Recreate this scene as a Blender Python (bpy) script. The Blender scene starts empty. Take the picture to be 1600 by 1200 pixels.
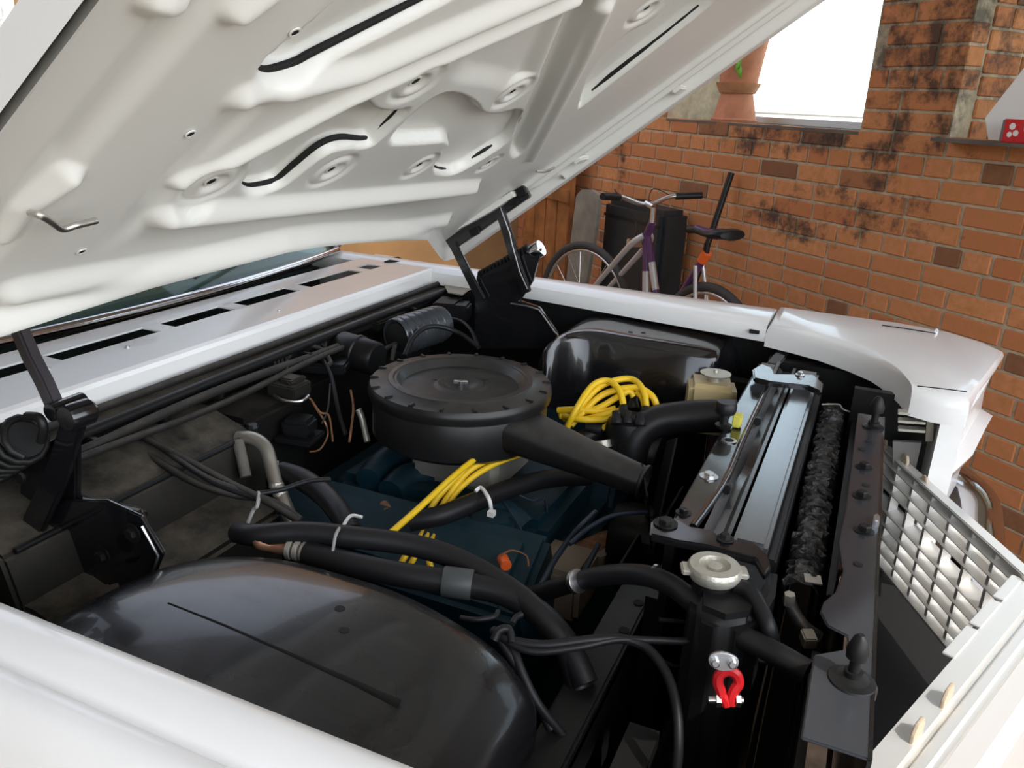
import bpy, bmesh, math, random
import numpy as np
from mathutils import Vector, Matrix
random.seed(7)
SC = bpy.context.scene
COL = SC.collection

# ---------------------------------------------------------------- camera
# world: X = the car's forward direction, Y = towards the car's far side, Z = up, metres
CAM_H = 1.5
FPX = 1276.0                                   # focal length in pixels of the 1600 px wide frame
def _n(v):
    v = np.array(v, float); return v / np.linalg.norm(v)
_X = -_n([-3128, -591, FPX]); _Y = _n([600, -420, FPX]); _Y = _n(_Y - _Y.dot(_X) * _X); _Z = np.cross(_X, _Y)
CM = np.array([_X, _Y, _Z]).T                  # world axes seen in camera axes (right, down, forward)
cam = bpy.data.cameras.new('camera'); cam.sensor_width = 36; cam.lens = FPX / 1600 * 36
cam.clip_start = 0.02
camo = bpy.data.objects.new('camera', cam); COL.objects.link(camo)
r_, d_, f_ = CM.T @ [1, 0, 0], CM.T @ [0, 1, 0], CM.T @ [0, 0, 1]
camo.matrix_world = Matrix(((r_[0], -d_[0], -f_[0], 0), (r_[1], -d_[1], -f_[1], 0), (r_[2], -d_[2], -f_[2], CAM_H), (0, 0, 0, 1)))
SC.camera = camo

# ---------------------------------------------------------------- sky, sun, exposure
w = bpy.data.worlds.new('sky'); SC.world = w; w.use_nodes = True
nt = w.node_tree; bg = nt.nodes['Background']
sk = nt.nodes.new('ShaderNodeTexSky'); sk.sky_type = 'NISHITA'; sk.sun_disc = False
sk.sun_elevation = math.radians(50); sk.sun_rotation = math.radians(115); sk.air_density = 1.0; sk.dust_density = 1.0
hs = nt.nodes.new('ShaderNodeHueSaturation'); hs.inputs['Saturation'].default_value = 0.38
nt.links.new(sk.outputs[0], hs.inputs['Color']); nt.links.new(hs.outputs[0], bg.inputs['Color'])
bg.inputs['Strength'].default_value = 0.8
EAVE = Vector((0.9, -0.43, 0)).normalized()
sun = bpy.data.lights.new('sun', 'SUN'); sun.energy = 5.0; sun.angle = math.radians(0.6); sun.color = (1, 0.96, 0.9)
suno = bpy.data.objects.new('sun', sun); COL.objects.link(suno); suno.location = (3, -1, 5)
_sd = Vector((EAVE.x, EAVE.y, math.tan(math.radians(50)))).normalized()
suno.rotation_euler = _sd.to_track_quat('Z', 'Y').to_euler()
SC.view_settings.view_transform = 'Standard'; SC.view_settings.look = 'None'
SC.view_settings.exposure = -0.35; SC.view_settings.gamma = 1; SC.view_settings.use_curve_mapping = False

# ---------------------------------------------------------------- picking helpers
def ray(px, py): return CM.T @ np.array([(px - 800) / FPX, (py - 600) / FPX, 1.0])
def at(px, py, z=None, y=None, x=None):
    d = ray(px, py)
    t = (z - CAM_H) / d[2] if z is not None else (y / d[1] if y is not None else x / d[0])
    return Vector((d[0] * t, d[1] * t, CAM_H + d[2] * t))
def atp(px, py, p0, nrm):
    d = Vector(ray(px, py)); c = Vector((0, 0, CAM_H)); t = (Vector(p0) - c).dot(nrm) / d.dot(nrm); return c + d * t
def proj(p):
    q = CM @ (np.array(p, float) - [0, 0, CAM_H]); return 800 + FPX * q[0] / q[2], 600 + FPX * q[1] / q[2], q[2]
def mpp(p): return proj(p)[2] / FPX            # metres per pixel at p

# ---------------------------------------------------------------- materials
MATS = {}
def mat(name, col, rough=0.5, metal=0.0, coat=0.0, spec=0.5, var=0.0, vscale=8.0, bump=0.0, bscale=60.0, dust=None, dustamt=0.0, emit=0, trans=0.0, rvar=0.0, alpha=1.0, ior=1.45, sss=0.0):
    if name in MATS: return MATS[name]
    m = bpy.data.materials.new(name); m.use_nodes = True; t = m.node_tree; b = t.nodes['Principled BSDF']
    L = t.links.new
    b.inputs['Roughness'].default_value = rough; b.inputs['Metallic'].default_value = metal
    b.inputs['Coat Weight'].default_value = coat; b.inputs['Coat Roughness'].default_value = 0.06
    b.inputs['Specular IOR Level'].default_value = spec; b.inputs['IOR'].default_value = ior
    b.inputs['Transmission Weight'].default_value = trans
    b.inputs['Alpha'].default_value = alpha
    geo = t.nodes.new('ShaderNodeNewGeometry')
    c0 = t.nodes.new('ShaderNodeRGB'); c0.outputs[0].default_value = (*col, 1); cur = c0.outputs[0]
    if var > 0:
        nz = t.nodes.new('ShaderNodeTexNoise'); nz.inputs['Scale'].default_value = vscale; nz.inputs['Detail'].default_value = 6
        L(geo.outputs['Position'], nz.inputs['Vector'])
        mr = t.nodes.new('ShaderNodeMapRange'); mr.inputs[1].default_value = 0.3; mr.inputs[2].default_value = 0.7
        mr.inputs[3].default_value = 1 - var; mr.inputs[4].default_value = 1 + var; L(nz.outputs[0], mr.inputs[0])
        mx = t.nodes.new('ShaderNodeVectorMath'); mx.operation = 'SCALE'; L(cur, mx.inputs[0]); L(mr.outputs[0], mx.inputs['Scale']); cur = mx.outputs[0]
    if dust is not None:                         # settled dust: on faces that look up, broken by noise
        sx = t.nodes.new('ShaderNodeSeparateXYZ'); L(geo.outputs['Normal'], sx.inputs[0])
        n2 = t.nodes.new('ShaderNodeTexNoise'); n2.inputs['Scale'].default_value = 14; n2.inputs['Detail'].default_value = 8; n2.inputs['Roughness'].default_value = 0.7
        L(geo.outputs['Position'], n2.inputs['Vector'])
        a = t.nodes.new('ShaderNodeMapRange'); a.inputs[1].default_value = 0.1; a.inputs[2].default_value = 0.9; L(sx.outputs[2], a.inputs[0])
        b2 = t.nodes.new('ShaderNodeMapRange'); b2.inputs[1].default_value = 0.3; b2.inputs[2].default_value = 0.65; L(n2.outputs[0], b2.inputs[0])
        mu = t.nodes.new('ShaderNodeMath'); mu.operation = 'MULTIPLY'; L(a.outputs[0], mu.inputs[0]); L(b2.outputs[0], mu.inputs[1])
        m2 = t.nodes.new('ShaderNodeMath'); m2.operation = 'MULTIPLY'; m2.inputs[1].default_value = dustamt; L(mu.outputs[0], m2.inputs[0])
        mx = t.nodes.new('ShaderNodeMix'); mx.data_type = 'RGBA'; mx.inputs[7].default_value = (*dust, 1)
        L(m2.outputs[0], mx.inputs[0]); L(cur, mx.inputs[6]); cur = mx.outputs[2]
        rr = t.nodes.new('ShaderNodeMapRange'); rr.inputs[3].default_value = rough; rr.inputs[4].default_value = 0.85; L(m2.outputs[0], rr.inputs[0]); L(rr.outputs[0], b.inputs['Roughness'])
    elif rvar > 0:
        n3 = t.nodes.new('ShaderNodeTexNoise'); n3.inputs['Scale'].default_value = 7; n3.inputs['Detail'].default_value = 7; L(geo.outputs['Position'], n3.inputs['Vector'])
        rr = t.nodes.new('ShaderNodeMapRange'); rr.inputs[1].default_value = 0.35; rr.inputs[2].default_value = 0.7; rr.inputs[3].default_value = rough; rr.inputs[4].default_value = rough + rvar
        L(n3.outputs[0], rr.inputs[0]); L(rr.outputs[0], b.inputs['Roughness'])
    L(cur, b.inputs['Base Color'])
    if bump > 0:
        nb = t.nodes.new('ShaderNodeTexNoise'); nb.inputs['Scale'].default_value = bscale; nb.inputs['Detail'].default_value = 4; L(geo.outputs['Position'], nb.inputs['Vector'])
        bp = t.nodes.new('ShaderNodeBump'); bp.inputs['Strength'].default_value = bump; bp.inputs['Distance'].default_value = 0.004
        L(nb.outputs[0], bp.inputs['Height']); L(bp.outputs[0], b.inputs['Normal'])
    if emit:
        b.inputs['Emission Color'].default_value = (*col, 1); b.inputs['Emission Strength'].default_value = emit
    MATS[name] = m; return m
DUST = (0.085, 0.072, 0.054)
WHITE = mat('white_paint', (0.86, 0.86, 0.85), 0.28, coat=0.5, var=0.02)
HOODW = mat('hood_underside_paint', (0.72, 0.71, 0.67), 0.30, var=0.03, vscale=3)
BGLOSS = mat('black_gloss_paint', (0.007, 0.007, 0.008), 0.16, coat=0.6, rvar=0.15, bump=0.05, bscale=9)
WHEELH = mat('wheelhouse_black_paint', (0.008, 0.008, 0.009), 0.2, coat=0.25, rvar=0.2, bump=0.08, bscale=12, var=0.3, vscale=5)
BSATIN = mat('black_satin_metal', (0.008, 0.008, 0.008), 0.38, rvar=0.15, spec=0.3)
AIRB = mat('air_cleaner_black', (0.010, 0.010, 0.010), 0.30, spec=0.4, dust=(0.075, 0.07, 0.062), dustamt=0.45)
DUSTY = mat('dusty_black', (0.008, 0.008, 0.007), 0.5, spec=0.25, dust=DUST, dustamt=0.5, bump=0.15, bscale=40)
VDUST = mat('very_dusty_grey', (0.016, 0.015, 0.013), 0.6, spec=0.25, dust=(0.12, 0.105, 0.08), dustamt=0.85, bump=0.2, bscale=35)
RUBBER = mat('black_rubber', (0.010, 0.010, 0.011), 0.42, rvar=0.12, spec=0.35)
DRUBBER = mat('dusty_rubber', (0.018, 0.017, 0.016), 0.6, spec=0.25, dust=(0.11, 0.10, 0.085), dustamt=0.6)
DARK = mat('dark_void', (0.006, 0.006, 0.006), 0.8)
YEL = mat('yellow_silicone', (0.80, 0.52, 0.015), 0.4)
TEAL = mat('blue_engine_paint', (0.007, 0.032, 0.046), 0.4, spec=0.25, var=0.3, vscale=14, dust=(.02,.022,.022), dustamt=0.5)
ALU = mat('bare_aluminium', (0.62, 0.61, 0.58), 0.35, metal=1, bump=0.05)
DULLAL = mat('dull_cast_aluminium', (0.55, 0.53, 0.46), 0.45, metal=0.7, bump=0.3, bscale=150)
CHROME = mat('chrome', (0.60, 0.60, 0.62), 0.12, metal=1)
STEEL = mat('zinc_steel', (0.6, 0.6, 0.6), 0.3, metal=1)
ANOD = mat('anodised_grille_aluminium', (0.78, 0.77, 0.74), 0.38, metal=0.65)
RUST = mat('rusty_steel', (0.22, 0.10, 0.045), 0.75, var=0.4, vscale=60, bump=0.3)
COPPER = mat('dull_copper_tube', (0.30, 0.16, 0.09), 0.5, metal=0.6)
RED = mat('red_plastic', (0.55, 0.015, 0.02), 0.3)
GLASSM = mat('window_glass', (0.85, 0.95, 0.93), 0.02, trans=1.0, ior=1.1)
WSHIELD = mat('windscreen_tinted_glass', (0.35, 0.55, 0.52), 0.02, trans=0.9, ior=1.3)
BOTTLE = mat('yellowed_plastic_bottle', (0.52, 0.42, 0.22), 0.4, sss=0.2)
TERRA = mat('terracotta', (0.48, 0.19, 0.10), 0.8, var=0.15, vscale=20)
LEAF = mat('leaf_green', (0.16, 0.42, 0.04), 0.45)
WOOD = mat('brown_wood', (0.26, 0.10, 0.03), 0.6, var=0.4, vscale=10)
GREYB = mat('grey_weathered_board', (0.22, 0.20, 0.16), 0.8, var=0.25, vscale=9)
TIRE = mat('tyre_rubber', (0.05, 0.045, 0.04), 0.8)
PURPLE = mat('purple_bike_paint', (0.09, 0.03, 0.10), 0.3, coat=0.4)
SILVERP = mat('silver_bike_paint', (0.55, 0.52, 0.50), 0.35, metal=0.4)
BPLAST = mat('black_plastic', (0.010, 0.010, 0.011), 0.45, spec=0.35)
CASEM = mat('dark_grey_case_plastic', (0.018, 0.021, 0.024), 0.5, var=0.2)
PAPER = mat('white_board', (0.85, 0.84, 0.80), 0.6)
TIEW = mat('white_nylon', (0.75, 0.75, 0.72), 0.4)
ORANGE = mat('orange_plastic', (0.75, 0.12, 0.02), 0.4)
PLASTER = mat('plaster_tan', (0.26, 0.14, 0.055), 0.9, var=0.2, vscale=3)
TAN = mat('tan_painted_metal', (0.42, 0.34, 0.24), 0.5)

# ---------------------------------------------------------------- mesh helpers
ORG = {}
def empty(name, loc):
    o = bpy.data.objects.new(name, None); COL.objects.link(o); o.location = loc; ORG[o.name] = Vector(loc); return o
def obj(name, V, F, m, parent=None, smooth=False, origin=None, auto=None):
    """world-space verts/faces -> mesh object whose origin is the bottom centre of its bounds"""
    V = [Vector(v) for v in V]
    xs, ys, zs = zip(*[(v.x, v.y, v.z) for v in V])
    c = Vector(origin) if origin is not None else Vector(((min(xs) + max(xs)) / 2, (min(ys) + max(ys)) / 2, min(zs)))
    me = bpy.data.meshes.new(name); me.from_pydata([v - c for v in V], [], F); me.update()
    bm = bmesh.new(); bm.from_mesh(me); bmesh.ops.recalc_face_normals(bm, faces=bm.faces); bm.to_mesh(me); bm.free()
    if smooth:
        me.polygons.foreach_set('use_smooth', [True] * len(me.polygons))
        if auto is not None: me.set_sharp_from_angle(angle=math.radians(auto))
    me.materials.append(m)
    o = bpy.data.objects.new(name, me); COL.objects.link(o); ORG[o.name] = c
    if parent is not None:
        o.parent = parent; o.location = c - ORG[parent.name]
    else: o.location = c
    return o
class MB:
    def __init__(s): s.V = []; s.F = []
    def add(s, V, F):
        k = len(s.V); s.V += [Vector(v) for v in V]; s.F += [tuple(i + k for i in f) for f in F]; return s
    def box(s, lo, hi):
        (a, b, c), (d, e, f) = lo, hi
        return s.add([(a, b, c), (d, b, c), (d, e, c), (a, e, c), (a, b, f), (d, b, f), (d, e, f), (a, e, f)],
                     [(0, 3, 2, 1), (4, 5, 6, 7), (0, 1, 5, 4), (1, 2, 6, 5), (2, 3, 7, 6), (3, 0, 4, 7)])
    def obox(s, c, ax, ay, az):                 # oriented box: centre and three half axes
        c = Vector(c); V = [c + i * Vector(ax) + j * Vector(ay) + k * Vector(az) for k in (-1, 1) for j in (-1, 1) for i in (-1, 1)]
        return s.add(V, [(0, 2, 3, 1), (4, 5, 7, 6), (0, 1, 5, 4), (1, 3, 7, 5), (3, 2, 6, 7), (2, 0, 4, 6)])
    def prism(s, poly, off):                    # polygon (3-D points) swept by vector off
        n = len(poly); off = Vector(off); V = [Vector(p) for p in poly] + [Vector(p) + off for p in poly]
        return s.add(V, [tuple(range(n)), tuple(reversed(range(n, 2 * n)))] + [(i, (i + 1) % n, n + (i + 1) % n, n + i) for i in range(n)])
    def lathe(s, prof, c, axis=(0, 0, 1), n=28, cap=True):   # prof: (radius, height along axis)
        c = Vector(c); a = Vector(axis).normalized(); u = a.orthogonal().normalized(); v = a.cross(u)
        V = []; F = []
        for r, h in prof:
            for i in range(n):
                t = 2 * math.pi * i / n; V.append(c + a * h + (u * math.cos(t) + v * math.sin(t)) * r)
        for k in range(len(prof) - 1):
            for i in range(n): F.append((k * n + i, k * n + (i + 1) % n, (k + 1) * n + (i + 1) % n, (k + 1) * n + i))
        if cap: F.append(tuple(range(n))); F.append(tuple((len(prof) - 1) * n + i for i in range(n)))
        return s.add(V, F)
    def tube(s, pts, r, n=10, sub=6, smooth=True, rings=None, flat=1.0):
        P = [Vector(p) for p in pts]; R = list(r) if isinstance(r, (list, tuple)) else [r] * len(P)
        if smooth and len(P) > 2:
            Q = []; RR = []
            for i in range(len(P) - 1):
                p0 = P[max(i - 1, 0)]; p1 = P[i]; p2 = P[i + 1]; p3 = P[min(i + 2, len(P) - 1)]
                for j in range(sub):
                    t = j / sub
                    Q.append(0.5 * ((2 * p1) + (p2 - p0) * t + (2 * p0 - 5 * p1 + 4 * p2 - p3) * t * t + (3 * p1 - p0 - 3 * p2 + p3) * t ** 3))
                    RR.append(R[i] * (1 - t) + R[i + 1] * t)
            Q.append(P[-1]); RR.append(R[-1]); P, R = Q, RR
        if rings:                                # corrugation
            R = [q * (1 + rings * (i % 2)) for i, q in enumerate(R)]
        T = [(P[min(i + 1, len(P) - 1)] - P[max(i - 1, 0)]).normalized() for i in range(len(P))]
        u = T[0].orthogonal().normalized(); V = []; F = []
        for i, p in enumerate(P):
            u = (u - T[i] * u.dot(T[i])).normalized(); v = T[i].cross(u)
            for k in range(n):
                a = 2 * math.pi * k / n; V.append(p + (u * math.cos(a) + v * math.sin(a) * flat) * R[i])
        for i in range(len(P) - 1):
            for k in range(n): F.append((i * n + k, i * n + (k + 1) % n, (i + 1) * n + (k + 1) % n, (i + 1) * n + k))
        F.append(tuple(range(n))); F.append(tuple((len(P) - 1) * n + k for k in range(n)))
        return s.add(V, F)
    def loft(s, secs, cap=True, closed=True):
        n = len(secs[0]); V = [p for q in secs for p in q]; F = []
        for i in range(len(secs) - 1):
            for k in range(n if closed else n - 1): F.append((i * n + k, i * n + (k + 1) % n, (i + 1) * n + (k + 1) % n, (i + 1) * n + k))
        if cap and closed: F.append(tuple(range(n))); F.append(tuple((len(secs) - 1) * n + k for k in range(n)))
        return s.add(V, F)
    def build(s, name, m, parent=None, smooth=False, bevel=0, auto=35, seg=2, label=None, **k):
        o = obj(name, s.V, s.F, m, parent, smooth or bevel > 0, auto=auto, **k)
        if bevel:
            me = o.data; bm = bmesh.new(); bm.from_mesh(me)
            bmesh.ops.bevel(bm, geom=[e for e in bm.edges if e.is_manifold and e.calc_face_angle(0) > 0.5], offset=bevel, segments=seg, affect='EDGES', clamp_overlap=True)
            bm.to_mesh(me); bm.free(); me.polygons.foreach_set('use_smooth', [True] * len(me.polygons)); me.set_sharp_from_angle(angle=math.radians(auto))
        if label: o['label'] = label
        return o
from mathutils.bvhtree import BVHTree
def surf(px, py, o):
    """point and normal where the sight line through a pixel meets object o"""
    c = ORG[o.name]; bv = BVHTree.FromPolygons([v.co + c for v in o.data.vertices], [tuple(p.vertices) for p in o.data.polygons])
    h = bv.ray_cast(Vector((0, 0, CAM_H)), Vector(ray(px, py)).normalized())
    if h[0] is None: return at(px, py, z=.9), Vector((0, 0, 1))
    n = h[1] if h[1].dot(Vector(ray(px, py))) < 0 else -h[1]
    return h[0], n
def tag(o, label, cat=None, group=None, kind=None):
    o['label'] = label
    if cat: o['category'] = cat
    if group: o['group'] = group
    if kind: o['kind'] = kind
    return o
def struct(o, label=None):
    o['kind'] = 'structure'
    if label: o['label'] = label
    return o
def T(name, pts, r, m, parent, n=10, label=None, **k):
    return MB().tube(pts, r, n, **k).build(name, m, parent, smooth=True, auto=60, label=label)
def pz(l): return [at(x, y, z=z) for x, y, z in l]
def py_(l): return [at(x, y, y=Y) for x, y, Y in l]
def px_(l): return [at(x, y, x=X) for x, y, X in l]
def bolt(c, r, m, parent, axis=(0, 0, 1), h=0.008, washer=True, name='bolt'):
    b = MB(); a = Vector(axis).normalized()
    if washer: b.lathe([(r * 1.7, 0), (r * 1.7, 0.0015)], c, axis, 16)
    b.lathe([(r, 0.001), (r, h * 0.85), (r * 0.85, h)], c, axis, 6)
    return b.build(name, m, parent)
# ---------------------------------------------------------------- the garage: brick wall, floor, ceiling, other walls
WD = Vector((-0.766, 0.643, 0)).normalized()      # along the brick wall, to the left in the picture
WN = Vector((WD.y, -WD.x, 0)) * 1.0               # out of the garage through the brick wall
WK = 2.72
def W(s, z, d=0.0): return WD * s + WN * (WK + d) + Vector((0, 0, z))
def wallhit(px, py, d=0.0):
    p = atp(px, py, WN * (WK + d), WN); return p.dot(WD), p.z
SILL = 1.42; TH = 0.45; CEIL = 2.6
W1 = (2.44, 3.72); W2 = (0.75, 2.03); HEAD = 2.4
def wbox(b, s0, s1, z0, z1, d0, d1):
    b.add([W(s0, z0, d0), W(s1, z0, d0), W(s1, z0, d1), W(s0, z0, d1), W(s0, z1, d0), W(s1, z1, d0), W(s1, z1, d1), W(s0, z1, d1)],
          [(0, 3, 2, 1), (4, 5, 6, 7), (0, 1, 5, 4), (1, 2, 6, 5), (2, 3, 7, 6), (3, 0, 4, 7)])
SMIN, SMAX = -0.3, 5.46
# mortar bed: the wall's body, its face lies behind the brick faces
b = MB(); g = 0.0035
for s0, s1, z0, z1 in [(SMIN, SMAX, -0.05, SILL - .0), (SMIN, W2[0], SILL, HEAD), (W2[1] + .012, W1[0], SILL, HEAD), (W1[1], SMAX, SILL, HEAD), (SMIN, SMAX, HEAD, CEIL)]:
    wbox(b, s0, s1, z0, z1, g, TH)

def stained(name, base, dark, mortar=False):
    m = bpy.data.materials.new(name); m.use_nodes = True; t = m.node_tree; L = t.links.new; B = t.nodes['Principled BSDF']
    B.inputs['Roughness'].default_value = 0.85; B.inputs['Specular IOR Level'].default_value = 0.25
    geo = t.nodes.new('ShaderNodeNewGeometry')
    def noise(sc, det=6, ro=0.6):
        n = t.nodes.new('ShaderNodeTexNoise'); n.inputs['Scale'].default_value = sc; n.inputs['Detail'].default_value = det; n.inputs['Roughness'].default_value = ro
        L(geo.outputs['Position'], n.inputs['Vector']); return n.outputs[0]
    def mrange(v, a, b_, c=0., d=1.):
        n = t.nodes.new('ShaderNodeMapRange'); n.inputs[1].default_value = a; n.inputs[2].default_value = b_; n.inputs[3].default_value = c; n.inputs[4].default_value = d; L(v, n.inputs[0]); return n.outputs[0]
    def math_(op, a, b_):
        n = t.nodes.new('ShaderNodeMath'); n.operation = op
        for i, v in enumerate((a, b_)):
            if isinstance(v, (int, float)): n.inputs[i].default_value = v
            else: L(v, n.inputs[i])
        return n.outputs[0]
    def mix(f, a, b_):
        n = t.nodes.new('ShaderNodeMix'); n.data_type = 'RGBA'
        for i, v in ((0, f), (6, a), (7, b_)):
            if isinstance(v, tuple): n.inputs[i].default_value = (*v, 1)
            elif isinstance(v, (int, float)): n.inputs[i].default_value = v
            else: L(v, n.inputs[i])
        return n.outputs[2]
    cur = base
    if not mortar:
        oi = t.nodes.new('ShaderNodeObjectInfo')
        cur = mix(oi.outputs['Random'], (0.60, 0.25, 0.11), (0.45, 0.15, 0.065))
        cur = mix(mrange(noise(30), 0.35, 0.75), cur, (0.42, 0.18, 0.06))
        cur = mix(mrange(math_('FRACT', math_('MULTIPLY', oi.outputs['Random'], 17.3), 0.0), 0.93, 0.95, 0, 0.7), cur, (0.11, 0.055, 0.035))
    else:
        cur = mix(mrange(noise(25), 0.3, 0.7), base, tuple(c * 0.65 for c in base))
    # soot that ran down the pier between the two window openings and below the sills
    vm = t.nodes.new('ShaderNodeVectorMath'); vm.operation = 'DOT_PRODUCT'; vm.inputs[1].default_value = tuple(WD); L(geo.outputs['Position'], vm.inputs[0]); s = vm.outputs['Value']
    sx = t.nodes.new('ShaderNodeSeparateXYZ'); L(geo.outputs['Position'], sx.inputs[0]); z = sx.outputs[2]
    def blob(sc, zc, ss, zs):
        a = math_('DIVIDE', math_('SUBTRACT', s, sc), ss); b_ = math_('DIVIDE', math_('SUBTRACT', z, zc), zs)
        return math_('SUBTRACT', 1.0, math_('ADD', math_('MULTIPLY', a, a), math_('MULTIPLY', b_, b_)))
    f = math_('MAXIMUM', blob(2.28, 1.42, 0.18, 0.40), blob(2.85, 1.37, 0.6, 0.09))
    f = math_('MAXIMUM', f, blob(2.35, 1.15, 0.5, 0.12)); f = math_('MAXIMUM', f, blob(2.75, 1.03, 0.35, 0.10)); f = math_('MAXIMUM', f, blob(4.12, 1.2, 0.09, 0.35))
    f = math_('MAXIMUM', f, blob(2.22, 1.9, 0.5, 0.75))
    f = math_('ADD', math_('MULTIPLY', f, 0.55), math_('MULTIPLY', math_('SUBTRACT', noise(9, 8, 0.7), 0.5), 3.2))
    cur = mix(mrange(f, 0.25, 0.75, 0, 0.85), cur, dark)
    L(cur, B.inputs['Base Color'])
    bp = t.nodes.new('ShaderNodeBump'); bp.inputs['Strength'].default_value = 0.5; bp.inputs['Distance'].default_value = 0.004; L(noise(90, 5), bp.inputs['Height']); L(bp.outputs[0], B.inputs['Normal'])
    return m
BRICKM = stained('fired_brick', (0.4, 0.14, 0.06), (0.035, 0.028, 0.025))
MORTAR = stained('lime_mortar', (0.52, 0.42, 0.29), (0.09, 0.075, 0.06), True)
wall = b.build('wall_back', MORTAR); struct(wall, 'orange brick wall with soot stains and two window openings')
# bricks: each one its own piece
CO = 0.0757
def brick_mesh(L, H=0.066, D=0.09):
    bm = bmesh.new(); bmesh.ops.create_cube(bm, size=1); bmesh.ops.scale(bm, vec=(L, D, H), verts=bm.verts)
    bmesh.ops.bevel(bm, geom=bm.edges[:], offset=0.004, segments=1, affect='EDGES')
    me = bpy.data.meshes.new('brick'); bm.to_mesh(me); bm.free(); me.materials.append(BRICKM); return me
MS, MH, MHALF = brick_mesh(0.222), brick_mesh(0.104), brick_mesh(0.16)
wrot = math.atan2(WD.y, WD.x)
cand = []; rb = random.Random(3)
nrow = int(CEIL / CO)
for r in range(nrow):
    z = r * CO + CO / 2 + 0.001
    head = (r % 4 == 1)
    s = SMIN + (0.0 if r % 2 else -0.117) + rb.uniform(-.01, .01)
    while s < SMAX:
        hd = head or rb.random() < 0.10
        L_ = 0.115 if hd else 0.234
        sc = s + L_ / 2; me = MH if hd else MS
        lo, hi = sc - L_ / 2, sc + L_ / 2; s += L_
        if z > SILL - 0.01 and z < HEAD:
            bad = False
            for a, c in (W1, W2):
                if hi > a + 0.02 and lo < c - 0.02: bad = True
            if bad:
                # fit a shorter brick beside the opening
                done = False
                for a, c in (W1, W2):
                    if lo < a < hi and a - lo > 0.06: hi2 = a; lo2 = lo; done = True
                    elif lo < c < hi and hi - c > 0.06: lo2 = c; hi2 = hi; done = True
                if not done: continue
                sc = (lo2 + hi2) / 2; me = (MH, (hi2 - lo2 - 0.012) / 0.104)
        cand.append((sc, z, me))
for z in [SILL + CO / 2 + k * CO for k in range(int((HEAD - SILL) / CO))]:    # reveal of the right-hand opening, bricks seen end on
    k = int(round((z - SILL) / CO))
    d = 0.095
    while d < TH - 0.02:
        L_ = 0.104 if (k + int(d * 10)) % 3 == 0 else 0.2
        L_ = min(L_, TH - d); cand.append((W2[1], z, ('rev', d + L_ / 2, L_ - 0.01))); d += L_
vis = []; rest = MB()
for sc, z, me in cand:
    rev = isinstance(me, tuple) and me[0] == 'rev'
    p = W(sc, z, me[1] if rev else 0.0); u, v, dd = proj(p)
    ok = 850 < u < 1640 and -20 < v < 830 and v < 432 + max(0, (u - 830)) * 0.135 + 20 + (400 if u > 1480 else 0) and u > 1290 - v * 1.08 - 60
    vis.append((ok, u, v, sc, z, me, p, rev))
cnt = 0
for ok, u, v, sc, z, me, p, rev in sorted(vis, key=lambda q: -q[1]):
    prd = 0.002 * random.random()
    if ok and cnt < 300:
        o = bpy.data.objects.new('brick', MH if rev or isinstance(me, tuple) else me); COL.objects.link(o); cnt += 1
        if rev:
            o.scale = (me[2] / 0.104, 1, 1); o.rotation_euler = (0, 0, wrot + math.pi / 2)
            o.location = p + WD * (0.045 + 0.005 - prd) - ORG[wall.name]
        else:
            if isinstance(me, tuple): o.scale = (me[1], 1, 1)
            o.rotation_euler = (random.uniform(-.01, .01), random.uniform(-.012, .012), wrot + random.uniform(-.008, .008))
            o.location = p + WN * (0.045 - 0.004 + prd) - ORG[wall.name]
        o.parent = wall
    elif not rev:
        hl = (0.111 if me is MS else 0.052) if not isinstance(me, tuple) else 0.052 * me[1]
        rest.obox(p + WN * 0.04, WD * hl, WN * 0.044, Vector((0, 0, 0.033)))
ro = rest.build('brick', BRICKM, wall); ro['kind'] = 'stuff'
print('bricks', cnt, len(cand))
# sills
for (a, c) in (W1, W2):
    b = MB(); wbox(b, a + .001, c - .001, SILL - 0.0, SILL + 0.012, -0.11 if a < 1 else -0.004, TH)
    b.build('window_sill', mat('dark_stone_sill', (0.12, 0.095, 0.075), 0.8, var=0.3), wall)
# windows
for i, (a, c) in enumerate((W1, W2)):
    root = empty('window_%d' % (i + 1), W((a + c) / 2, SILL, TH - 0.06)); struct(root)
    b = MB(); d0, d1 = TH - 0.08, TH - 0.03; zb = SILL + 0.013
    wbox(b, a, a + .04, zb, HEAD, d0, d1); wbox(b, c - .04, c, zb, HEAD, d0, d1); wbox(b, a, c, zb, zb + .03, d0, d1); wbox(b, a, c, HEAD - .04, HEAD, d0, d1)
    b.build('window_frame', mat('white_window_frame', (0.8, 0.8, 0.77), 0.5), root)
    b = MB(); wbox(b, a + .04, c - .04, zb + .03, HEAD - .04, TH - 0.058, TH - 0.054); b.build('pane', GLASSM, root)
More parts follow.
